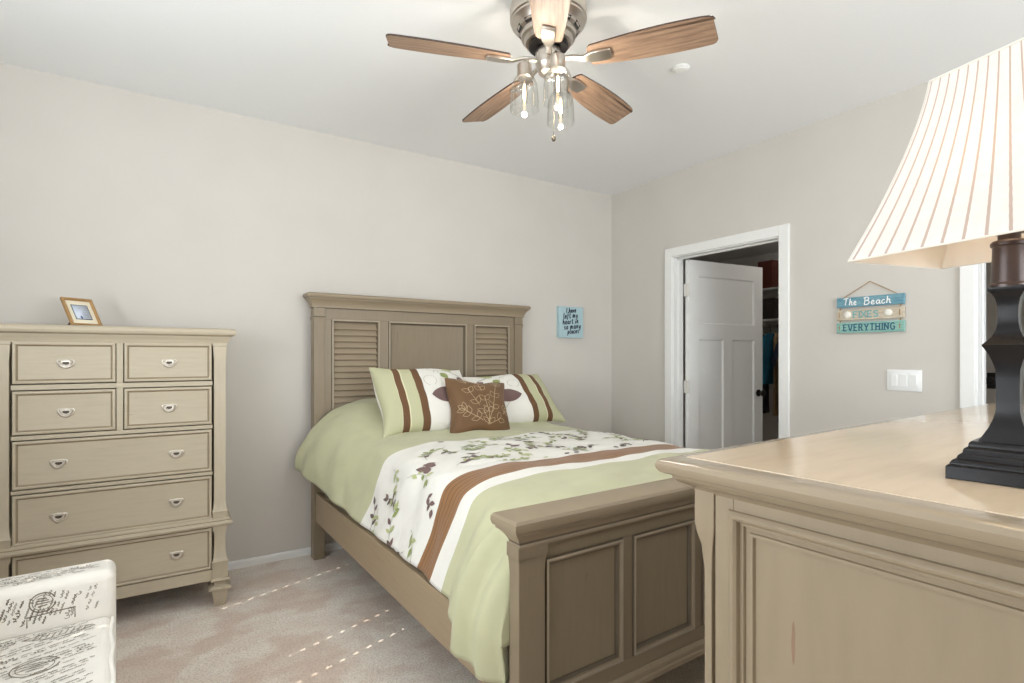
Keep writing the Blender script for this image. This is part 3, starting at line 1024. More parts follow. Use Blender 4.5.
random.seed(21)
GR, PL, MV, DK, ST = 1, 2, 3, 4, 5
LIM = (-1.492, -.848)
s = -1.10
while s < 1.10:
    big = s < -.45
    for v0 in ((-.96, -1.17, -1.38) if big else (-.91, -1.02, -1.13, -1.24, -1.35, -1.44)):
        if random.random() < .08: continue
        x0, y0 = s + random.uniform(-.05, .05), v0 + random.uniform(-.03, .03)
        mis = random.choice([[GR, PL, PL], [GR, GR, PL], [DK, DK, MV], [DK, MV, MV], [GR, PL, DK], [MV, PL, GR]])
        n_ = random.choice((3, 4, 4)) if not big else random.choice((4, 5, 5))
        a0 = random.choice((0, math.pi)) + random.uniform(-.8, .8) if not big else random.uniform(0, 6.28)
        sprig(cf, on_cloth, x0, y0, a0, n_, .034, .044, .0105, mis, ST if mis[0] != DK else DK, random.choice((-.25, .25)))
    s += .165 if big else .145
for (x0, y0, a) in ((-.72, -1.30, 1.2), (-.66, -1.27, 2.0), (.3, -1.1, .6), (-.2, -1.2, .3)):
    leaf(cf, on_cloth, x0, y0, a, .075, .020, MV, .003); leaf(cf, on_cloth, x0 + .02, y0 + .04, a + .9, .065, .018, MV, .003)
LIM = None


def inside_white(f):
    c = f.calc_center_median(); return True


cfo = cf.obj('comforter', ['comforter', 'leafgreen', 'leafpale', 'leafmauve', 'leafdark', 'stemgrey'], None, smooth=60, recalc=False)
cfo.location = BO; cfo.rotation_euler = (0, 0, BR)
tag(cfo, 'sage green comforter with white leaf-print band and brown pleated band covering the bed', 'comforter')

# pillows ---------------------------------------------------------------
def pillow_fn(Wd, Ht, T, pinch=.05, sag=0.0):
    def f(a, b, h, sgn=1):
        """a,b in -1..1 ; returns local point with x along width, y along height, z out of the front"""
        e = max(0.0, (1 - a * a)) ** .38 * max(0.0, (1 - b * b)) ** .38
        x = Wd / 2 * a * (1 - pinch * (1 - b * b) * abs(a) ** 3)
        y = Ht / 2 * b * (1 - pinch * 1.4 * (1 - a * a) * abs(b) ** 3)
        y -= sag * (1 - a * a) * (1 + b) / 2
        y += .007 * math.sin(a * 5.3 + b * 1.1 + Wd * 9) * abs(b); x += .006 * math.sin(b * 4.7 + a + Wd * 7) * abs(a)
        z = sgn * T * e * (1 - .25 * (a * a) * (b * b)) + .006 * wob(a * 3 + 2, b * 3) * e
        return (x, y, z + sgn * h)
    return f


def pillow_mesh(m, f, mi=0, uv=None, n=36):
    g = [-math.cos(math.pi * i / n) for i in range(n + 1)]
    V, U, F = [], [], []
    for sgn in (1, -1):
        for b in g:
            for a in g:
                V.append(f(a, b, 0.0, sgn)); U.append(((a + 1) / 2 if uv != 'flip' else 1 - (a + 1) / 2, (b + 1) / 2 if sgn > 0 else 2.0))
    k = n + 1
    for s_ in (0, 1):
        for j in range(n):
            for i in range(n):
                q = s_ * k * k + j * k + i
                q4 = (q, q + 1, q + k + 1, q + k)
                F.append(q4 if s_ == 0 else q4[::-1])
    m.faces(V, F, mi, U)


def place_pillow(o, p_bot, p_top, xvec=(1, 0, 0)):
    """bottom and top mid points in bed space"""
    B, T = Vector(p_bot), Vector(p_top)
    U = Vector(xvec).normalized(); V = (T - B).normalized(); N = U.cross(V).normalized(); U = V.cross(N).normalized()
    mw = Matrix.Translation(BO) @ Matrix.Rotation(BR, 4, 'Z')
    loc = Matrix.Translation((B + T) / 2) @ Matrix((U, V, N)).transposed().to_4x4()
    o.matrix_world = mw @ loc


def curl(m, f, pts, wd, mi): m.ribbon(pts, wd, lambda a, b, h: f(a, b, h), mi, .0022)


def sham(label, Wd, Ht, T, pb, pt, flip, seed):
    m = MB(); f = pillow_fn(Wd, Ht, T, .075)
    pillow_mesh(m, f, 0, 'flip' if flip else None)
    sx = -1 if flip else 1
    fl = lambda a, b, h: f(sx * a, b, h)
    def lf(x, y, ang, L, wd, mi):
        leaf(m, fl, x, y, ang, L, wd, mi, .003)
    lf(.0, -.10, .04, .80, .23, 3)                                    # large mauve leaf
    lf(.34, .60, -.8, .22, .09, 1); lf(.42, .78, .3, .30, .10, 2); lf(.72, .55, -.6, .3, .1, 3)
    m.ribbon([(.2 + .2 * i / 10, .62 + .12 * math.sin(i * .6)) for i in range(11)], .012, fl, 5, .0025)
    m.ribbon(arc(.06, .35, .14, .16, -60, 260, 16), .01, fl, 5, .0025)
    m.ribbon(arc(.30, .80, .20, .10, 100, 330, 12), .01, fl, 5, .0025)
    m.ribbon([(.5, .9), (.62, .7), (.8, .62), (.92, .5)], .016, fl, 4, .0025)
    m.ribbon([(.35, -.3), (.5, -.5), (.7, -.55), (.85, -.4)], .012, fl, 5, .0025)
    lf(.6, -.5, -.9, .2, .08, 1)
    o = m.obj('pillow_sham', ['sham', 'leafgreen', 'leafpale', 'leafmauve', 'leafdark', 'stemgrey'], None, smooth=70, recalc=False)
    place_pillow(o, pb, pt)
    return tag(o, label, 'pillow', 'striped pillow shams')


sham('striped leaf pillow sham nearest the window side of the bed, left of the brown cushion', .635, .50, .105, (.550, -.56, .800), (.568, -.24, 1.200), False, 1)
sham('striped leaf pillow sham on the wall side, right of the brown cushion', .67, .46, .100, (1.268, -.52, .795), (1.252, -.20, 1.140), True, 2)

m = MB(); f = pillow_fn(.42, .38, .085, .10)
pillow_mesh(m, f)
fl = lambda a, b, h: f(a, b, h)
# embroidered branch: looping outlines of leaves on stems
def loop(x, y, ang, L, wd):
    ca, sa = math.cos(ang), math.sin(ang)
    P = []
    for i in range(17):
        t = i / 16; u = t * 2 if t <= .5 else 2 - t * 2; sg = 1 if t <= .5 else -1
        a, b = L * u, sg * wd * math.sin(math.pi * u ** .8)
        P.append((x + a * ca - b * sa, y + a * sa + b * ca))
    m.ribbon(P, .014, fl, 1, .003)
stems = [[(.12, -.82), (.12, -.55), (.13, -.25), (.08, .05), (.02, .35), (-.02, .6)],
         [(.12, -.55), (.02, -.3), (-.12, -.05), (-.25, .25), (-.32, .55)],
         [(.13, -.45), (.25, -.15), (.33, .15), (.42, .5)],
         [(.12, -.60), (-.1, -.45), (-.32, -.32), (-.45, -.22)], [(.12, -.6), (.35, -.45), (.55, -.25)]]
stems = [[((x - .1) * 1.35 + .08, (y + .1) * 1.28 - .05) for x, y in st] for st in stems]
random.seed(4)
for st in stems:
    m.ribbon(st, .018, fl, 1, .0028)
    for i in range(1, len(st)):
        d = math.atan2(st[i][1] - st[i - 1][1], st[i][0] - st[i - 1][0])
        for sg in (-1, 1): loop(st[i][0], st[i][1], d + sg * .8, .26, .075)
    loop(st[-1][0], st[-1][1], d, .26, .08)
# welt round the edge
ed = [(-1 + 2 * i / 24, -1) for i in range(24)] + [(1, -1 + 2 * i / 24) for i in range(24)] + [(1 - 2 * i / 24, 1) for i in range(24)] + [(-1, 1 - 2 * i / 24) for i in range(25)]
m.tube([f(a * .999, b * .999, 0) for a, b in ed], .0045, 6)
o = m.obj('throw_pillow', ['browncloth', 'goldthread'], None, smooth=70, recalc=False)
place_pillow(o, (.818, -.655, .786), (.858, -.50, 1.118), (1, 0, .012))
tag(o, 'small brown satin cushion with gold embroidered branch in front of the shams', 'pillow')

# ------------------------------------------------------------------ lettering
def lines(*segs): return [list(s) for s in segs]


CAPS = {  # unit-high capitals as strokes
    'F': (.62, [[(0, 0), (0, 1)], [(0, 1), (.58, 1)], [(0, .54), (.44, .54)]]),
    'I': (.16, [[(.08, 0), (.08, 1)]]),
    'X': (.78, [[(0, 0), (.72, 1)], [(0, 1), (.72, 0)]]),
    'E': (.64, [[(0, 0), (0, 1)], [(0, 1), (.56, 1)], [(0, .52), (.44, .52)], [(0, 0), (.58, 0)]]),
    'S': (.62, [[(.54, .82), (.40, .98), (.18, .98), (.04, .82), (.06, .64), (.30, .52), (.52, .40), (.56, .20), (.42, .03), (.18, .02), (.02, .18)]]),
    'V': (.78, [[(0, 1), (.36, 0), (.72, 1)]]),
    'R': (.72, [[(0, 0), (0, 1)], [(0, 1), (.40, 1), (.56, .88), (.56, .66), (.40, .53), (0, .53)], [(.30, .53), (.64, 0)]]),
    'Y': (.76, [[(0, 1), (.35, .5), (.70, 1)], [(.35, .5), (.35, 0)]]),
    'T': (.74, [[(.35, 0), (.35, 1)], [(0, 1), (.70, 1)]]),
    'H': (.76, [[(0, 0), (0, 1)], [(.66, 0), (.66, 1)], [(0, .52), (.66, .52)]]),
    'N': (.76, [[(0, 0), (0, 1)], [(0, 1), (.66, 0)], [(.66, 0), (.66, 1)]]),
    'G': (.76, [[(.64, .82), (.48, .98), (.24, .98), (.05, .78), (.02, .5), (.06, .2), (.26, .02), (.48, .02), (.64, .16), (.64, .46), (.42, .46)]]),
}
SERIF = {'F': [(0, 0), (0, 1)], 'I': [(.08, 0), (.08, 1)], 'X': [(0, 0), (.72, 1), (0, 1), (.72, 0)], 'E': [(0, 0), (0, 1)], 'V': [(0, 1), (.72, 1)],
         'R': [(0, 0), (0, 1), (.64, 0)], 'Y': [(0, 1), (.70, 1), (.35, 0)], 'T': [(.35, 0)], 'H': [(0, 0), (0, 1), (.66, 0), (.66, 1)], 'N': [(0, 0), (0, 1), (.66, 1)]}
LOW = {  # brush script
    'T': (.74, [[(.0, .92), (.2, 1.0), (.7, 1.02)], [(.42, 1.0), (.34, .5), (.24, .02)]]),
    'B': (.76, [[(.18, 1), (.16, .5), (.08, 0)], [(.02, .92), (.3, 1.05), (.58, .95), (.56, .68), (.2, .54), (.58, .5), (.64, .2), (.4, 0), (.08, 0)]]),
    'I': (.34, [[(.22, 1), (.16, .5), (.08, 0)]]),
    'h': (.52, [[(.14, 1), (.08, .5), (.02, 0)], [(.06, .3), (.22, .52), (.36, .48), (.34, .2), (.40, 0), (.5, .06)]]),
    'e': (.46, [[(.04, .24), (.30, .32), (.32, .48), (.16, .52), (.04, .3), (.06, .08), (.22, 0), (.42, .12)]]),
    'a': (.52, [[(.38, .44), (.22, .52), (.05, .36), (.05, .12), (.18, .02), (.34, .16), (.40, .34)], [(.42, .54), (.38, .14), (.46, .02), (.56, .08)]]),
    'c': (.44, [[(.34, .44), (.2, .52), (.04, .34), (.06, .08), (.2, 0), (.4, .12)]]),
    'v': (.46, [[(.02, .5), (.14, .02), (.30, .3), (.40, .54)]]),
    'l': (.28, [[(.18, 1), (.08, .5), (.06, .1), (.14, 0), (.26, .08)]]),
    'f': (.40, [[(.40, .95), (.26, 1.02), (.16, .8), (.08, .1), (.0, -.3)], [(.02, .5), (.34, .54)]]),
    't': (.36, [[(.20, .85), (.10, .3), (.12, .05), (.22, 0), (.34, .08)], [(.0, .58), (.34, .62)]]),
    'm': (.76, [[(.06, .5), (.02, 0)], [(.04, .3), (.18, .52), (.28, .46), (.26, 0)], [(.28, .3), (.42, .52), (.54, .46), (.54, .08), (.72, .06)]]),
    'n': (.54, [[(.06, .5), (.02, 0)], [(.04, .3), (.2, .52), (.34, .46), (.32, .08), (.5, .06)]]),
    'y': (.48, [[(.04, .5), (.06, .16), (.2, .06), (.34, .24)], [(.40, .52), (.30, .0), (.16, -.36), (.0, -.3)]]),
    'r': (.38, [[(.06, .5), (.02, 0)], [(.04, .3), (.16, .5), (.32, .48)]]),
    'i': (.24, [[(.1, .5), (.04, .1), (.1, 0), (.2, .06)], [(.13, .74), (.15, .8)]]),
    's': (.40, [[(.32, .46), (.18, .52), (.08, .40), (.26, .22), (.22, .04), (.02, .06)]]),
    'o': (.46, [[(.2, .52), (.04, .34), (.06, .08), (.2, 0), (.36, .14), (.36, .4), (.2, .52), (.42, .46)]]),
    'p': (.50, [[(.08, .5), (.04, 0), (-.02, -.4)], [(.06, .34), (.24, .54), (.38, .38), (.32, .06), (.06, .04)]]),
}


def smooth_line(P, n=4):
    if len(P) < 3: return P
    out = []
    for i in range(len(P) - 1):
        p0, p1, p2, p3 = P[max(i - 1, 0)], P[i], P[i + 1], P[min(i + 2, len(P) - 1)]
        for k in range(n):
            f = k / n
            c = lambda a, b, c_, d: 0.5 * (2 * b + (c_ - a) * f + (2 * a - 5 * b + 4 * c_ - d) * f * f + (-a + 3 * b - 3 * c_ + d) * f ** 3)
            out.append((c(p0[0], p1[0], p2[0], p3[0]), c(p0[1], p1[1], p2[1], p3[1])))
    return out + [P[-1]]


def write(m, text, table, x0, x1, y, h, wd, fn, mi, hh, slope=0.0, gap=.16, space=.4, curve=True):
    tot = sum((table[c][0] + gap) if c != ' ' else space for c in text) - gap
    k = (x1 - x0) / tot; x = 0
    for c in text:
        if c == ' ': x += space; continue
        wc, strokes = table[c]
        for i, st in enumerate(strokes):
            P = [(x0 + (x + a) * k, y + b * h + slope * (x + a) * k) for a, b in st]
            m.ribbon(smooth_line(P) if (curve and len(P) > 2) else P, wd, fn, mi, hh + .00025 * i)
        if table is CAPS:
            for a, b in SERIF.get(c, []):
                q = (x0 + (x + a) * k, y + b * h)
                m.ribbon([(q[0] - wd * 1.15, q[1]), (q[0] + wd * 1.15, q[1])], wd * .55, fn, mi, hh + .0003)
        x += wc + gap


# canvas plaque on the back wall
M['canvas'] = plain('pale_blue_canvas', srgb(178, 204, 210), 0.8, 0, 0.05, 60)
M['navyink'] = plain('navy_paint', srgb(36, 48, 66), 0.6)
cv = thing('wall_plaque', 'small pale blue canvas with dark brush lettering on the wall right of the headboard', 'wall art', (2.915, YB - 0.0005, 1.435))
m = MB(); m.rects([(-.132, .132, 0, .265, 0), (-.132, .132, 0, .265, .036)], lambda a, b, h: (a, -h, b)); m.obj('canvas', 'canvas', cv, bevel=0.003)
m = MB(); fn = lambda a, b, h: (a, -h, b)
for txt, x0, x1, y, h in (('I have', -.055, .052, .212, .042), ('left my', -.085, .070, .163, .046), ('heart in', -.092, .078, .113, .044), ('so many', -.078, .104, .070, .046), ('places', -.040, .082, .034, .040)):
    write(m, txt, LOW, x0, x1, y, h, .0090, fn, 0, .0368, .10)
m.obj('lettering', 'navyink', cv, recalc=False)

# three-board hanging sign on the right wall (text runs towards -Y)
sg = thing('hanging_sign', 'three-board beach sign hanging from a cord on the right wall', 'sign', (XR - 0.001, 1.489, 1.41))
fn0 = lambda a, b, h: (-h, -a, b)


def board_mat(name, c1, c2):
    t = NT(name); v = t.coord('Object', (8, 8, 60))
    t.base(t.ramp(t.noise(v, 3, 4), [(0.35, c1), (0.65, c2)])); t.set(Roughness=0.7)
    return t.m


M['board_blue'] = board_mat('weathered_blue_board', srgb(88, 140, 160), srgb(128, 170, 182))
M['board_tan'] = board_mat('driftwood_board', srgb(192, 178, 156), srgb(216, 204, 184))
M['board_aqua'] = board_mat('weathered_aqua_board', srgb(124, 176, 168), srgb(160, 200, 186))
M['white_paint'] = plain('white_paint', srgb(250, 250, 248), 0.6, 0, 0.01)
M['aqua_paint'] = plain('aqua_paint', srgb(120, 176, 178), 0.6, 0, 0.05)
M['teal_paint'] = plain('dark_teal_paint', srgb(40, 92, 116), 0.6, 0, 0.05)
M['shell'] = plain('white_shell', srgb(244, 240, 230), 0.6, 0, 0.03)
M['cord'] = plain('jute_cord', srgb(164, 128, 78), 0.9)


def sboard(z0, z1, mat):
    m = MB(); m.rects([(-.176, .176, z0, z1, .004), (-.176, .176, z0, z1, .020)], fn0); return m.obj('board', mat, sg, bevel=0.002)


b1 = sboard(.157, .215, 'board_blue'); b2 = sboard(.081, .142, 'board_tan'); b3 = sboard(.006, .067, 'board_aqua')
m = MB(); write(m, 'The', LOW, -.136, -.064, .169, .040, .0060, fn0, 0, .0208, 0, .1)
write(m, 'Beach', LOW, -.028, .114, .167, .040, .0058, fn0, 0, .0208, 0, .1); m.obj('lettering', 'white_paint', b1, recalc=False)
m = MB(); write(m, 'FIXES', CAPS, -.082, .048, .095, .034, .0072, fn0, 0, .0208, curve=True); m.obj('lettering', 'aqua_paint', b2, recalc=False)
m = MB(); write(m, 'EVERYTHING', CAPS, -.136, .132, .019, .036, .0070, fn0, 0, .0208, gap=.32); m.obj('lettering', 'teal_paint', b3, recalc=False)
for cx_ in (-.116, .098):
    m = MB(); rings = []
    for k, (q, h) in enumerate(((1, .020), (1, .023), (.75, .028), (.3, .031))):
        rings.append([fn0(cx_ + q * .021 * math.cos(2 * math.pi * i / 20) * (1 + .06 * (i % 2)), .113 + q * .019 * math.sin(2 * math.pi * i / 20) * (1 + .06 * (i % 2)), h) for i in range(20)])
    m.loft(rings); m.obj('shell', 'shell', b2)
m = MB()
m.tube([fn0(-.145, .212, .012), fn0(0, .300, .006)], .0022, 6); m.tube([fn0(0, .300, .006), fn0(.145, .212, .012)], .0022, 6)
for sx in (-.160, .155):
    m.tube([fn0(sx, .160, .012), fn0(sx, .138, .012)], .003, 6); m.tube([fn0(sx, .085, .012), fn0(sx, .064, .012)], .003, 6)
    m.tube([fn0(sx, .095, .021), fn0(sx, .130, .021)], .002, 6); m.tube([fn0(sx, .022, .021), fn0(sx, .052, .021)], .002, 6)
m.obj('cord', 'cord', sg)

# three-gang switch plate
sw = thing('light_switch', 'white three-rocker switch plate on the right wall below the sign', 'light switch', (XR - 0.0005, 1.321, 1.146))
m = MB(); m.rects([(-.083, .083, -.058, .058, 0), (-.083, .083, -.058, .058, .004), (-.079, .079, -.054, .054, .006)], fn0); m.obj('plate', 'plastic', sw, bevel=0.001)
for k in (-1, 0, 1):
    m = MB(); m.rects([(k * .046 - .0175, k * .046 + .0175, -.035, .035, .0055), (k * .046 - .0165, k * .046 + .0165, -.034, .034, .007)], fn0)
    m.loft([[fn0(k * .046 + s * .0145, -.032, .007), fn0(k * .046 + s * .0145, -.032, .0085), fn0(k * .046 + s * .0145, 0, .0095), fn0(k * .046 + s * .0145, .032, .013), fn0(k * .046 + s * .0145, .032, .007)] for s in (-1, 1)])
    m.obj('rocker', 'plastic', sw, bevel=0.0006)

# ceiling disc
m = MB(); m.lathe([(.042, 0), (.043, -.004), (.038, -.009), (.030, -.010), (.028, -.013), (.001, -.013)], 32, (2.196, 1.83, H - .0003))
tag(m.obj('sprinkler_cover', 'plastic'), 'small round white cover plate on the ceiling right of the fan', 'ceiling fitting')

# ------------------------------------------------------------------ ceiling fan
FX, FY = 1.30, 1.75
fan = thing('ceiling_fan', 'brushed nickel ceiling fan with five wooden blades and three glass lights', 'ceiling fan', (FX, FY, H))
m = MB()
m.lathe([(.125, 0), (.130, -.004), (.145, -.030), (.153, -.055), (.155, -.075), (.155, -.108), (.150, -.112), (.150, -.120), (.146, -.124), (.128, -.140), (.124, -.150), (.112, -.158), (.110, -.178), (.100, -.184), (.092, -.200), (.060, -.206)], 48, mi=0)
for k in range(10):
    a0 = 2 * math.pi * k / 10 + .1
    m.loft([[(r * math.cos(a), r * math.sin(a), z) for a, r, z in ((a0, .1265, -.1425), (a0, .1155, -.1575), (a0 + .35, .1155, -.1575), (a0 + .35, .1265, -.1425))],
            [(r * math.cos(a), r * math.sin(a), z) for a, r, z in ((a0, .1285, -.1440), (a0, .1175, -.1590), (a0 + .35, .1175, -.1590), (a0 + .35, .1285, -.1440))]], 1)
m.obj('motor_housing', ['nickel', 'black'], fan, smooth=30)
m = MB(); m.lathe([(.074, -.203), (.080, -.206), (.081, -.214), (.077, -.218), (.05, -.219)], 40); m.obj('flywheel', 'black', fan, smooth=30)
ZB = 2.462 - H
proto = None
PITCH = R_(-13)
for k in range(5):
    ang = R_(18 + 72 * k)
    if proto is None:
        m = MB()
        out = []
        n = 12
        def hw(x):      # half width along the blade
            t = (x - .175) / (.66 - .175)
            return .050 + .022 * math.sin(math.pi * min(1, t * .75))
        top = [(.660 - .022 * (1 - math.sin(R_(a))), None) for a in ()]
        L_, U_ = [], []
        for i in range(n + 1):
            x = .185 + (.640 - .185) * i / n
            U_.append((x, hw(x))); L_.append((x, -hw(x)))
        root = arc(.185, 0, .020, hw(.185), 105, 255, 8)
        tipu = [(.652, hw(.64) - .006), (.658, hw(.64) - .020)]
        tipl = [(.648, -hw(.64) + .018), (.640, -hw(.64) + .006)]
        out = L_[:-1] + [(.628, -hw(.64) + .001)] + tipl + tipu[::-1] + U_[::-1] + root
        out = [p for i, p in enumerate(out) if i == 0 or (abs(p[0] - out[i - 1][0]) + abs(p[1] - out[i - 1][1])) > 1e-5]
        m.loft([[(x, y, -.0035) for x, y in out], [(x, y, .0035) for x, y in out]])
        for f in m.bm.faces:
            if len(f.verts) == 4: f.material_index = 1
        bl = m.obj('blade', ['blade', 'bladeedge'], fan, smooth=0)
        m = MB()
        m.loft([[(x, s * w_, z) for s, z in ((-1, zt), (1, zt), (1, zb_), (-1, zb_))] for x, w_, zt, zb_ in
                ((.060, .012, .016, .006), (.110, .010, .012, .000), (.150, .014, -.004, -.014), (.175, .024, -.0035, -.015), (.205, .027, -.0035, -.016), (.255, .025, -.0035, -.015), (.262, .022, -.0035, -.010))])
        m.obj('blade_iron', 'nickel', bl, bevel=0.003)
        proto = bl
    else:
        bl = dup(proto, fan)
    bl.location = (0, 0, ZB)
    bl.scale = (.975, 1, 1)
    bl.rotation_euler = (Matrix.Rotation(ang, 3, 'Z') @ Matrix.Rotation(PITCH, 3, 'X')).to_euler()
# light kit
m = MB(); m.lathe([(.050, -.226), (.052, -.232), (.052, -.285), (.048, -.292), (.044, -.300), (.040, -.318), (.030, -.326), (.016, -.332), (.012, -.345), (.003, -.350)], 32)
m.obj('light_hub', 'nickel', fan, smooth=30)
arm0 = None
for k, (ax, ay) in enumerate(((-.100, .022), (-.030, -.105), (.080, .035))):
    a = math.atan2(ay, ax)
    if arm0 is None:
        m = MB()
        m.tube([(.035, 0, -.285), (.060, 0, -.275), (.085, 0, -.278), (.100, 0, -.292), (.104, 0, -.305)], .007, 10)
        arm = m.obj('light_arm', 'nickel', fan)
        m = MB(); m.lathe([(.010, -.300), (.026, -.302), (.029, -.306), (.029, -.352), (.026, -.356), (.01, -.357)], 24, (.104, 0, 0)); m.obj('socket', 'nickel', arm, smooth=30)
        m = MB(); m.lathe([(.029, -.348), (.034, -.354), (.044, -.366), (.051, -.384), (.054, -.410), (.056, -.445), (.0565, -.485), (.0572, -.4852), (.0567, -.445), (.0547, -.410), (.0517, -.384), (.0447, -.3655), (.0347, -.3535), (.029, -.3475)], 36, (.104, 0, 0), 0, False, False)
        m.obj('glass_shade', 'glass', arm, smooth=60)
        m = MB(); m.lathe([(.008, -.356), (.011, -.362), (.011, -.372), (.0125, -.392), (.0130, -.420), (.0115, -.448), (.006, -.462), (.001, -.465)], 20, (.104, 0, 0)); m.lathe([(.001, -.378), (.0052, -.384), (.0062, -.41), (.0052, -.436), (.001, -.441)], 12, (.104, 0, 0), 1); m.obj('bulb', ['glass', 'bulb'], arm, smooth=60)
        arm0 = arm
    else:
        arm = dup(arm0, fan)
    arm.rotation_euler = (0, 0, a)
    point('fan_bulb_light', (FX + .104 * math.cos(a), FY + .104 * math.sin(a), H - .452), 5.0, (1.0, 0.93, 0.84), .009)
m = MB(); m.tube([(.012, -.02, -.345), (.012, -.02, -.570)], .0014, 6); m.lathe([(.001, -.570), (.007, -.575), (.0095, -.585), (.006, -.595), (.001, -.597)], 14, (.012, -.02, 0)); m.obj('pull_chain', 'pull_dark', fan)

# ------------------------------------------------------------------ dresser in the foreground
DZT = 1.10
ds = thing('dresser', 'wide greige dresser in the right foreground with panelled end and polished tan top', 'dresser', (0.744, 0.679, 0), R_(2.5))
DLX, DDY, OV = 2.06, 0.66, 0.05
bx0, bx1, by0, by1 = OV, DLX - OV, -DDY + OV, -OV
fe = lambda a, b, h: (bx0 - h, a, b)            # end panel facing the window
m = MB()
m.box(bx0 + .03, bx1 - .03, by0 + .03, by1 - .02, .12, 1.05)
# end panel stiles and rails, outside face at bx0
PY0, PY1, PZ0, PZ1 = by0 + .074, by1 - .074, .22, 1.015
m.box(bx0, bx0 + .03, by1 - .074, by1 - .0395, .12, 1.05); m.box(bx0, bx0 + .03, by0 + .0395, by0 + .074, .12, 1.05)
m.box(bx0 + .0005, bx0 + .03, PY0, PY1, PZ1, 1.05); m.box(bx0 + .0005, bx0 + .03, PY0, PY1, .12, PZ0)
m.obj('carcass', 'dresser', ds, bevel=0.0012)
m = MB()
DP = [(-.007, .0), (-.0065, .006), (-.003, .010), (.001, .012), (.005, .0105), (.009, .006), (.010, -.003), (.016, -.003), (.018, -.008), (.025, -.009), (.026, -.005), (.031, -.005), (.033, -.011), (.043, -.012)]
m.frame(PY0, PY1, PZ0, PZ1, DP, fe).glaze(None, (0, 5, 7, 9, 11))
m.poly([(PY1 - .094 + dx, .835 + dz) for dx, dz in ((0, .036), (.0022, .028), (.0028, .012), (.0036, 0), (.0028, -.014), (.0016, -.028), (0, -.034), (-.0018, -.026), (-.003, -.010), (-.0026, .006), (-.003, .018), (-.0016, .030))], lambda a, b, h: fe(a, b, -.0118), 2)
m.obj('end_panel', ['dresser', 'glaze', 'rubmark'], ds, smooth=25)
# corner posts with a wider cap block
for ya, yb in ((by1 - .038, by1 + .001), (by0 - .001, by0 + .038)):
    for xa, xb in ((bx0 - .002, bx0 + .06), (bx1 - .06, bx1 + .002)):
        m = MB()
        m.mould(xa, xb, ya, yb, [(-.012, 0), (-.008, .003), (0, .09), (0, .12), (-.004, .13), (-.012, .16), (-.012, .90), (-.008, .945), (-.002, .97), (0, .985), (0, 1.05)])
        m.obj('post', 'dresser', ds, bevel=0.0015)
# drawers on the side facing the bed
for r_ in range(3):
    for c_ in range(3):
        xa = bx0 + .07 + c_ * .612; za = .16 + r_ * .29
        m = MB(); fn = lambda a, b, h: (a, by1 - .016 + h, b)
        m.rects([(xa + .004 + d, xa + .600 - d, za + d, za + .28 - d, h) for d, h in DF], fn)
        d_ = m.obj('drawer', 'dresser_h', ds, smooth=25)
m = MB()
DT = [(0, 1.040), (.006, 1.048), (.014, 1.0515), (.022, 1.055), (.028, 1.061), (.029, 1.066), (.036, 1.068), (.044, 1.071), (.049, 1.078), (.050, 1.085), (.047, 1.092), (.041, 1.0955), (.028, 1.0975), (.012, 1.0990)]
m.mould(bx0, bx1, by0, by1, DT, 1.0).glaze(None, (4,))
tp = m.obj('top_moulding', ['dresser_h', 'glaze'], ds, smooth=30)
m = MB(); m.mould(bx0, bx1, by0, by1, [(.011, 1.0980), (.011, 1.1000), (.009, 1.1004)]); m.obj('top_board', 'dresser_top', ds)

# ------------------------------------------------------------------ table lamp
LCX, LCY = 1.032, .267
LZ0 = 1.1006
lp = thing('table_lamp', 'black square-column table lamp with striped white bell shade on the dresser', 'lamp', (LCX, LCY, LZ0), R_(6.7))
sq = lambda hw_, z: (-hw_, hw_, -hw_, hw_, z)
m = MB()
m.rects([sq(*p) for p in ((.0615, 0), (.0615, .018), (.0595, .020), (.0575, .0205), (.0575, .023), (.055, .027), (.051, .029), (.0505, .030), (.0495, .034), (.046, .037), (.045, .038), (.044, .044), (.041, .046), (.0395, .047), (.039, .052), (.0365, .055))])
m.obj('base', 'lampblack', lp, bevel=0.001)
m = MB()
cur = [(.0300, .0550), (.0285, .0575), (.0255, .0635), (.0205, .0735), (.0160, .086), (.0130, .100), (.0128, .115), (.0126, .130), (.0130, .146), (.0135, .160), (.0165, .172), (.0205, .183), (.0240, .190), (.0262, .194)]
m.rects([sq(*p) for p in cur]); m.obj('lower_column', 'lampblack', lp, smooth=50)
m = MB()
m.rects([sq(*p) for p in ((.0262, .194), (.0266, .1955), (.0225, .2005), (.0165, .208), (.0130, .217), (.0112, .228), (.0108, .240), (.0114, .252), (.0135, .263), (.0170, .270), (.0205, .2745), (.0207, .279), (.016, .281))])
m.obj('upper_column', 'lampblack', lp, smooth=50)
m = MB()
m.lathe([(.0225, .279), (.0228, .283), (.0205, .286), (.0200, .300), (.0190, .332), (.0190, .338), (.0212, .340), (.0215, .344), (.0190, .347), (.013, .348), (.013, .356), (.0165, .357), (.0165, .366), (.006, .367), (.006, .40)], 32)
m.obj('neck', 'lampbronze', lp, smooth=30)
m = MB(); m.lathe([(.012, .40), (.014, .42), (.026, .45), (.028, .475), (.018, .50), (.002, .51)], 20); m.obj('bulb', 'bulb', lp, smooth=60)
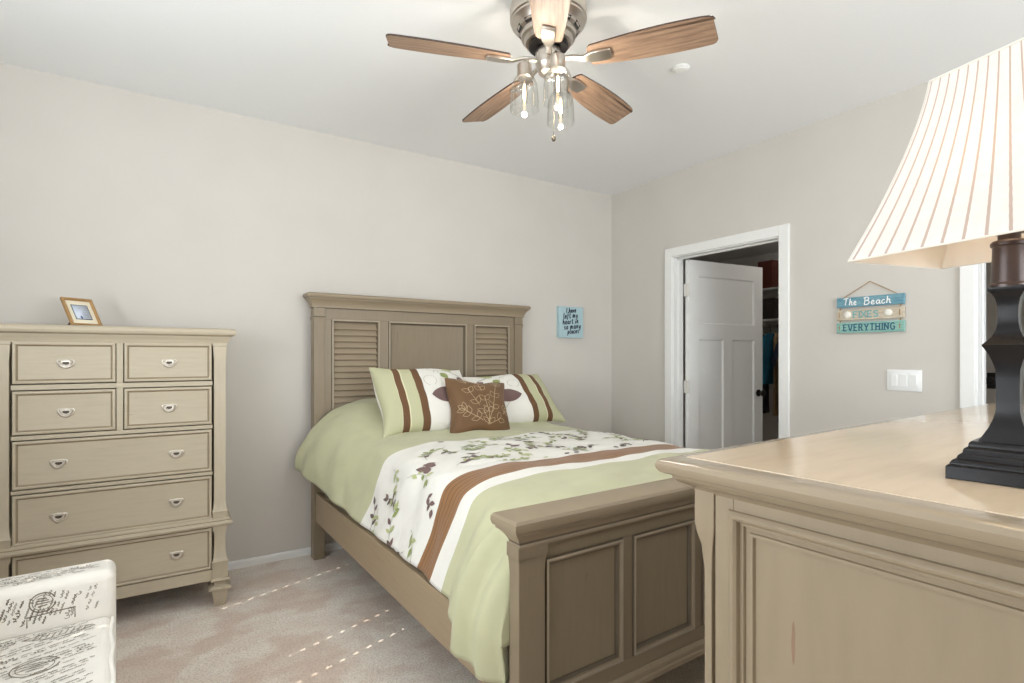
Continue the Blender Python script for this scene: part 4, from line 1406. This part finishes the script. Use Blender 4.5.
# shade: rectangular bell
BU, BV, ZB0, ZT0, SCL = .225 / 2, .330 / 2, 1.4386 - LZ0, 1.707 - LZ0, .46
m = MB(); NB = 18
cols = []
NP = {0: 18, 1: 26}
for thick, sgn in ((0, 1),):
    rings = []
    for i in range(NB + 1):
        t = i / NB
        q = 1 - (1 - SCL) * (t ** .62) if False else SCL + (1 - SCL) * ((1 - t) ** 1.55 * .72 + (1 - t) * .28)
        z = ZB0 + (ZT0 - ZB0) * t
        rings.append((q, z))
sides = [((-BU, BV), (-BU, -BV), 12), ((-BU, -BV), (BU, -BV), 8), ((BU, -BV), (BU, BV), 12), ((BU, BV), (-BU, BV), 8)]
for (ax, ay), (bx_, by_), ns in sides:
    V, U, F = [], [], []
    for i, (q, z) in enumerate(rings):
        for k in range(9):
            f_ = k / 8
            V.append((lerp(ax, bx_, f_) * q, lerp(ay, by_, f_) * q, z)); U.append((f_ * ns + .2, i / NB))
    for i in range(NB):
        for k in range(8): F.append((i * 9 + k, i * 9 + k + 1, (i + 1) * 9 + k + 1, (i + 1) * 9 + k))
    m.faces(V, F, 0, U)
    m.tube([(lerp(ax, bx_, k / 8), lerp(ay, by_, k / 8), ZB0) for k in range(9)], .0016, 6, 1)
    m.tube([(lerp(ax, bx_, k / 8) * SCL, lerp(ay, by_, k / 8) * SCL, ZT0) for k in range(9)], .0018, 6, 1)
    m.tube([(ax * q, ay * q, z) for q, z in rings], .0012, 6, 1)
for (ax, ay), (bx_, by_), ns in sides:
    ia = lambda u, q: u * q - math.copysign(.0035, u)
    m.faces([(ia(px_, q), ia(py_, q), z) for q, z in rings for px_, py_ in ((ax, ay), (bx_, by_))], [(2 * i, 2 * i + 1, 2 * i + 3, 2 * i + 2) for i in range(NB)], 2)
M['liner'] = fabric('cream_shade_liner', srgb(244, 232, 216), 0.02)
_t = NT('cream_shade_liner'); _t.base(srgb(244, 234, 220)); _t.set(Roughness=0.9)
_tr = _t.n('ShaderNodeBsdfTranslucent'); _tr.inputs[0].default_value = srgb(246, 236, 224)
_mx = _t.n('ShaderNodeMixShader'); _mx.inputs[0].default_value = 0.5
_t.l(_t.b.outputs[0], _mx.inputs[1]); _t.l(_tr.outputs[0], _mx.inputs[2]); _t.l(_mx.outputs[0], _t.out.inputs[0])
M['liner'] = _t.m
M['shadetrim'] = fabric('shade_piping', srgb(236, 230, 220), 0.02)
so = m.obj('lamp_shade', ['shade', 'shadetrim', 'liner'], lp, smooth=50, recalc=False)
so.rotation_euler = (0, 0, R_(-14.06 - 6.7))
m = MB(); m.tube([(0, 0, .40), (.035, 0, .44), (.045, 0, .50), (.03, 0, .565), (0, 0, .595)], .0016, 6); m.tube([(0, 0, .40), (-.035, 0, .44), (-.045, 0, .50), (-.03, 0, .565), (0, 0, .595)], .0016, 6)
m.tube([(-BU * SCL, 0, .600), (BU * SCL, 0, .600)], .0014, 6); m.tube([(0, -BV * SCL, .600), (0, BV * SCL, .600)], .0014, 6)
m.lathe([(.004, .595), (.007, .606), (.005, .616), (.001, .62)], 12)
m.obj('harp', 'nickel', lp)
point('closet_fill_light', (4.55, 2.35, 2.36), 3.0, (1.0, 0.95, 0.88), .08)  # added fill to brighten the closet and its door, no fixture
point('lamp_bulb_light', (LCX, LCY, LZ0 + .475), 0.75, (1.0, 0.92, 0.84), .03)

# ------------------------------------------------------------------ armchair with script print
ac = thing('armchair', 'cream armchair with brown script print in front of the tall chest', 'armchair', (-.145, 2.12, 0), R_(4))
SEATW, ARMT = .70, .15


def rounded_slab(m, x0, x1, y0, y1, z0, z1, r, mi=0, n=5):
    """box with generously rounded edges: superellipse rings"""
    rings = []
    def ring(ins, z):
        pts = []
        for cx_, cy_, a0 in ((x1 - r, y1 - r, 0), (x0 + r, y1 - r, 90), (x0 + r, y0 + r, 180), (x1 - r, y0 + r, 270)):
            for k in range(n + 1):
                a = R_(a0 + 90 * k / n); rr = r - ins
                pts.append((cx_ + rr * math.cos(a), cy_ + rr * math.sin(a), z))
        return pts
    for k in range(n + 1):
        a = R_(90 * k / n); rings.append(ring(r * (1 - math.sin(a)), z0 + r * (1 - math.cos(a))))
    for k in range(n + 1):
        a = R_(90 - 90 * k / n); rings.append(ring(r * (1 - math.sin(a)), z1 - r * (1 - math.cos(a))))
    m.loft(rings, mi)


random.seed(9)


def scribble(m, fn, x0, y0, ang, L, amp, wd, mi):
    n = int(L / (amp * .55)) * 4; P = []
    ph = random.uniform(0, 6)
    for i in range(n + 1):
        t = i / n; x = L * t
        y = amp * (.6 * math.sin(t * n * .8 + ph) + .5 * math.sin(t * n * .31 + ph * 2))
        x += amp * .5 * math.cos(t * n * .8 + ph)
        P.append((x0 + x * math.cos(ang) - y * math.sin(ang), y0 + x * math.sin(ang) + y * math.cos(ang)))
    m.ribbon(P, wd, fn, mi, .0012)


def script_field(m, fn, x0, x1, y0, y1, seed, ang0, step=.012):
    """lines of copperplate handwriting at angle ang0, broken into words"""
    random.seed(seed)
    ca, sa = math.cos(ang0), math.sin(ang0)
    cx_, cy_ = (x0 + x1) / 2, (y0 + y1) / 2
    rr = math.hypot(x1 - x0, y1 - y0) / 2
    inside = lambda x, y: x0 < x < x1 and y0 < y < y1
    q = -rr
    while q < rr:
        p = -rr + random.uniform(0, .03)
        while p < rr:
            L = random.uniform(.010, .036)
            a = (cx_ + p * ca - q * sa, cy_ + p * sa + q * ca); b = (a[0] + L * ca, a[1] + L * sa)
            if inside(*a) and inside(*b) and random.random() < .92:
                big = random.random() < .10
                scribble(m, fn, a[0], a[1], ang0 + random.uniform(-.05, .05), L, .0065 if big else random.choice((.0026, .0034)), .0020 if big else random.choice((.0012, .0016)), random.choice((1, 1, 2)))
            p += L + random.uniform(.003, .013)
        q += step * random.choice((.8, 1, 1, 1.7))


def postmark(m, fn, cx_, cy_, rx, ry, mi=1):
    m.ribbon(arc(cx_, cy_, rx, ry, 20, 350, 26), .003, fn, mi, .0016)
    m.ribbon(arc(cx_, cy_, rx * .78, ry * .78, 0, 360, 24), .0016, fn, mi, .0016)
    for k in (-.4, -.1, .2, .45): m.ribbon([(cx_ - rx * .6 * (1 - abs(k)), cy_ + ry * k), (cx_ + rx * .6 * (1 - abs(k)), cy_ + ry * k * .8)], .003, fn, mi, .0016)


# far arm (towards the chest), inner face at y = 0
for side, (ya, yb) in enumerate(((0.0, ARMT), (-SEATW - ARMT, -SEATW))):
    m = MB(); rounded_slab(m, -.74, .012, ya, yb, .12, .600, .028, 0)
    if side == 0:
        fn = lambda a, b, h: (a, -h, b)
        script_field(m, fn, -.72, -.03, .480, .578, 3, 1.25)
        postmark(m, fn, -.165, .545, .030, .028); postmark(m, fn, -.42, .52, .034, .026)
        m.ribbon([(-.20, .478), (-.20, .508), (-.09, .512), (-.09, .480)], .003, fn, 1, .0014)
        for k in range(5): m.ribbon([(-.305, .520), (-.305 + .014 * math.cos(k * 1.257), .520 + .014 * math.sin(k * 1.257))], .005, fn, 1, .0014)
        fe2 = lambda a, b, h: (.012 + h, a, b)
        script_field(m, fe2, .03, .12, .16, .57, 5, 1.2)
        ft2 = lambda a, b, h: (a, b, .600 + h)
        script_field(m, ft2, -.72, -.02, .035, .115, 11, .1)
    m.obj('arm', ['linen', 'ink', 'ink2'], ac, smooth=50, recalc=False)
m = MB(); rounded_slab(m, -.74, -.012, -SEATW + .002, -.002, .12, .35, .02); m.obj('seat_base', 'linen', ac, smooth=50)
m = MB(); rounded_slab(m, -.62, .005, -SEATW + .006, -.006, .345, .470, .03)
fn = lambda a, b, h: (a, b, .470 + h)
script_field(m, fn, -.58, -.035, -.60, -.03, 8, .32, .015)
postmark(m, fn, -.16, -.26, .050, .045); m.ribbon([(-.20 + .16 * t / 12, -.075 + .026 * math.sin(math.pi * t / 12)) for t in range(13)], .0022, fn, 1, .0016); m.ribbon([(-.20 + .16 * t / 12, -.075 - .026 * math.sin(math.pi * t / 12)) for t in range(13)], .0022, fn, 1, .0016); [m.ribbon([(-.18 + .014 * k, -.075 - .014), (-.172 + .014 * k, -.075 + .014)], .004, fn, 2, .0014) for k in range(9)]; postmark(m, fn, -.40, -.16, .05, .04)
fn = lambda a, b, h: (.005 + h, a, b)
script_field(m, fn, -.6, -.05, .375, .44, 12, .1)
# piping along the seat front edge
m.tube([(.001 + .002 * math.sin(y * 34), -y, .461 + .0015 * math.sin(y * 23)) for y in [.03 + i * .01 for i in range(65)]], .006, 8)
m.obj('seat_cushion', ['linen', 'ink', 'ink2'], ac, smooth=50, recalc=False)
m = MB(); rounded_slab(m, -.90, -.64, -SEATW - ARMT, ARMT, .12, .86, .05)
m.obj('backrest', 'linen', ac, smooth=50)
for lx in (-.05, -.84):
    for ly in (.09, -SEATW - .09):
        m = MB(); m.loft([[(lx + q * sx_, ly + q * sy_, z) for sx_, sy_ in ((-1, -1), (1, -1), (1, 1), (-1, 1))] for q, z in ((.014, 0), (.022, .125))])
        m.obj('leg', 'black', ac, bevel=0.002)
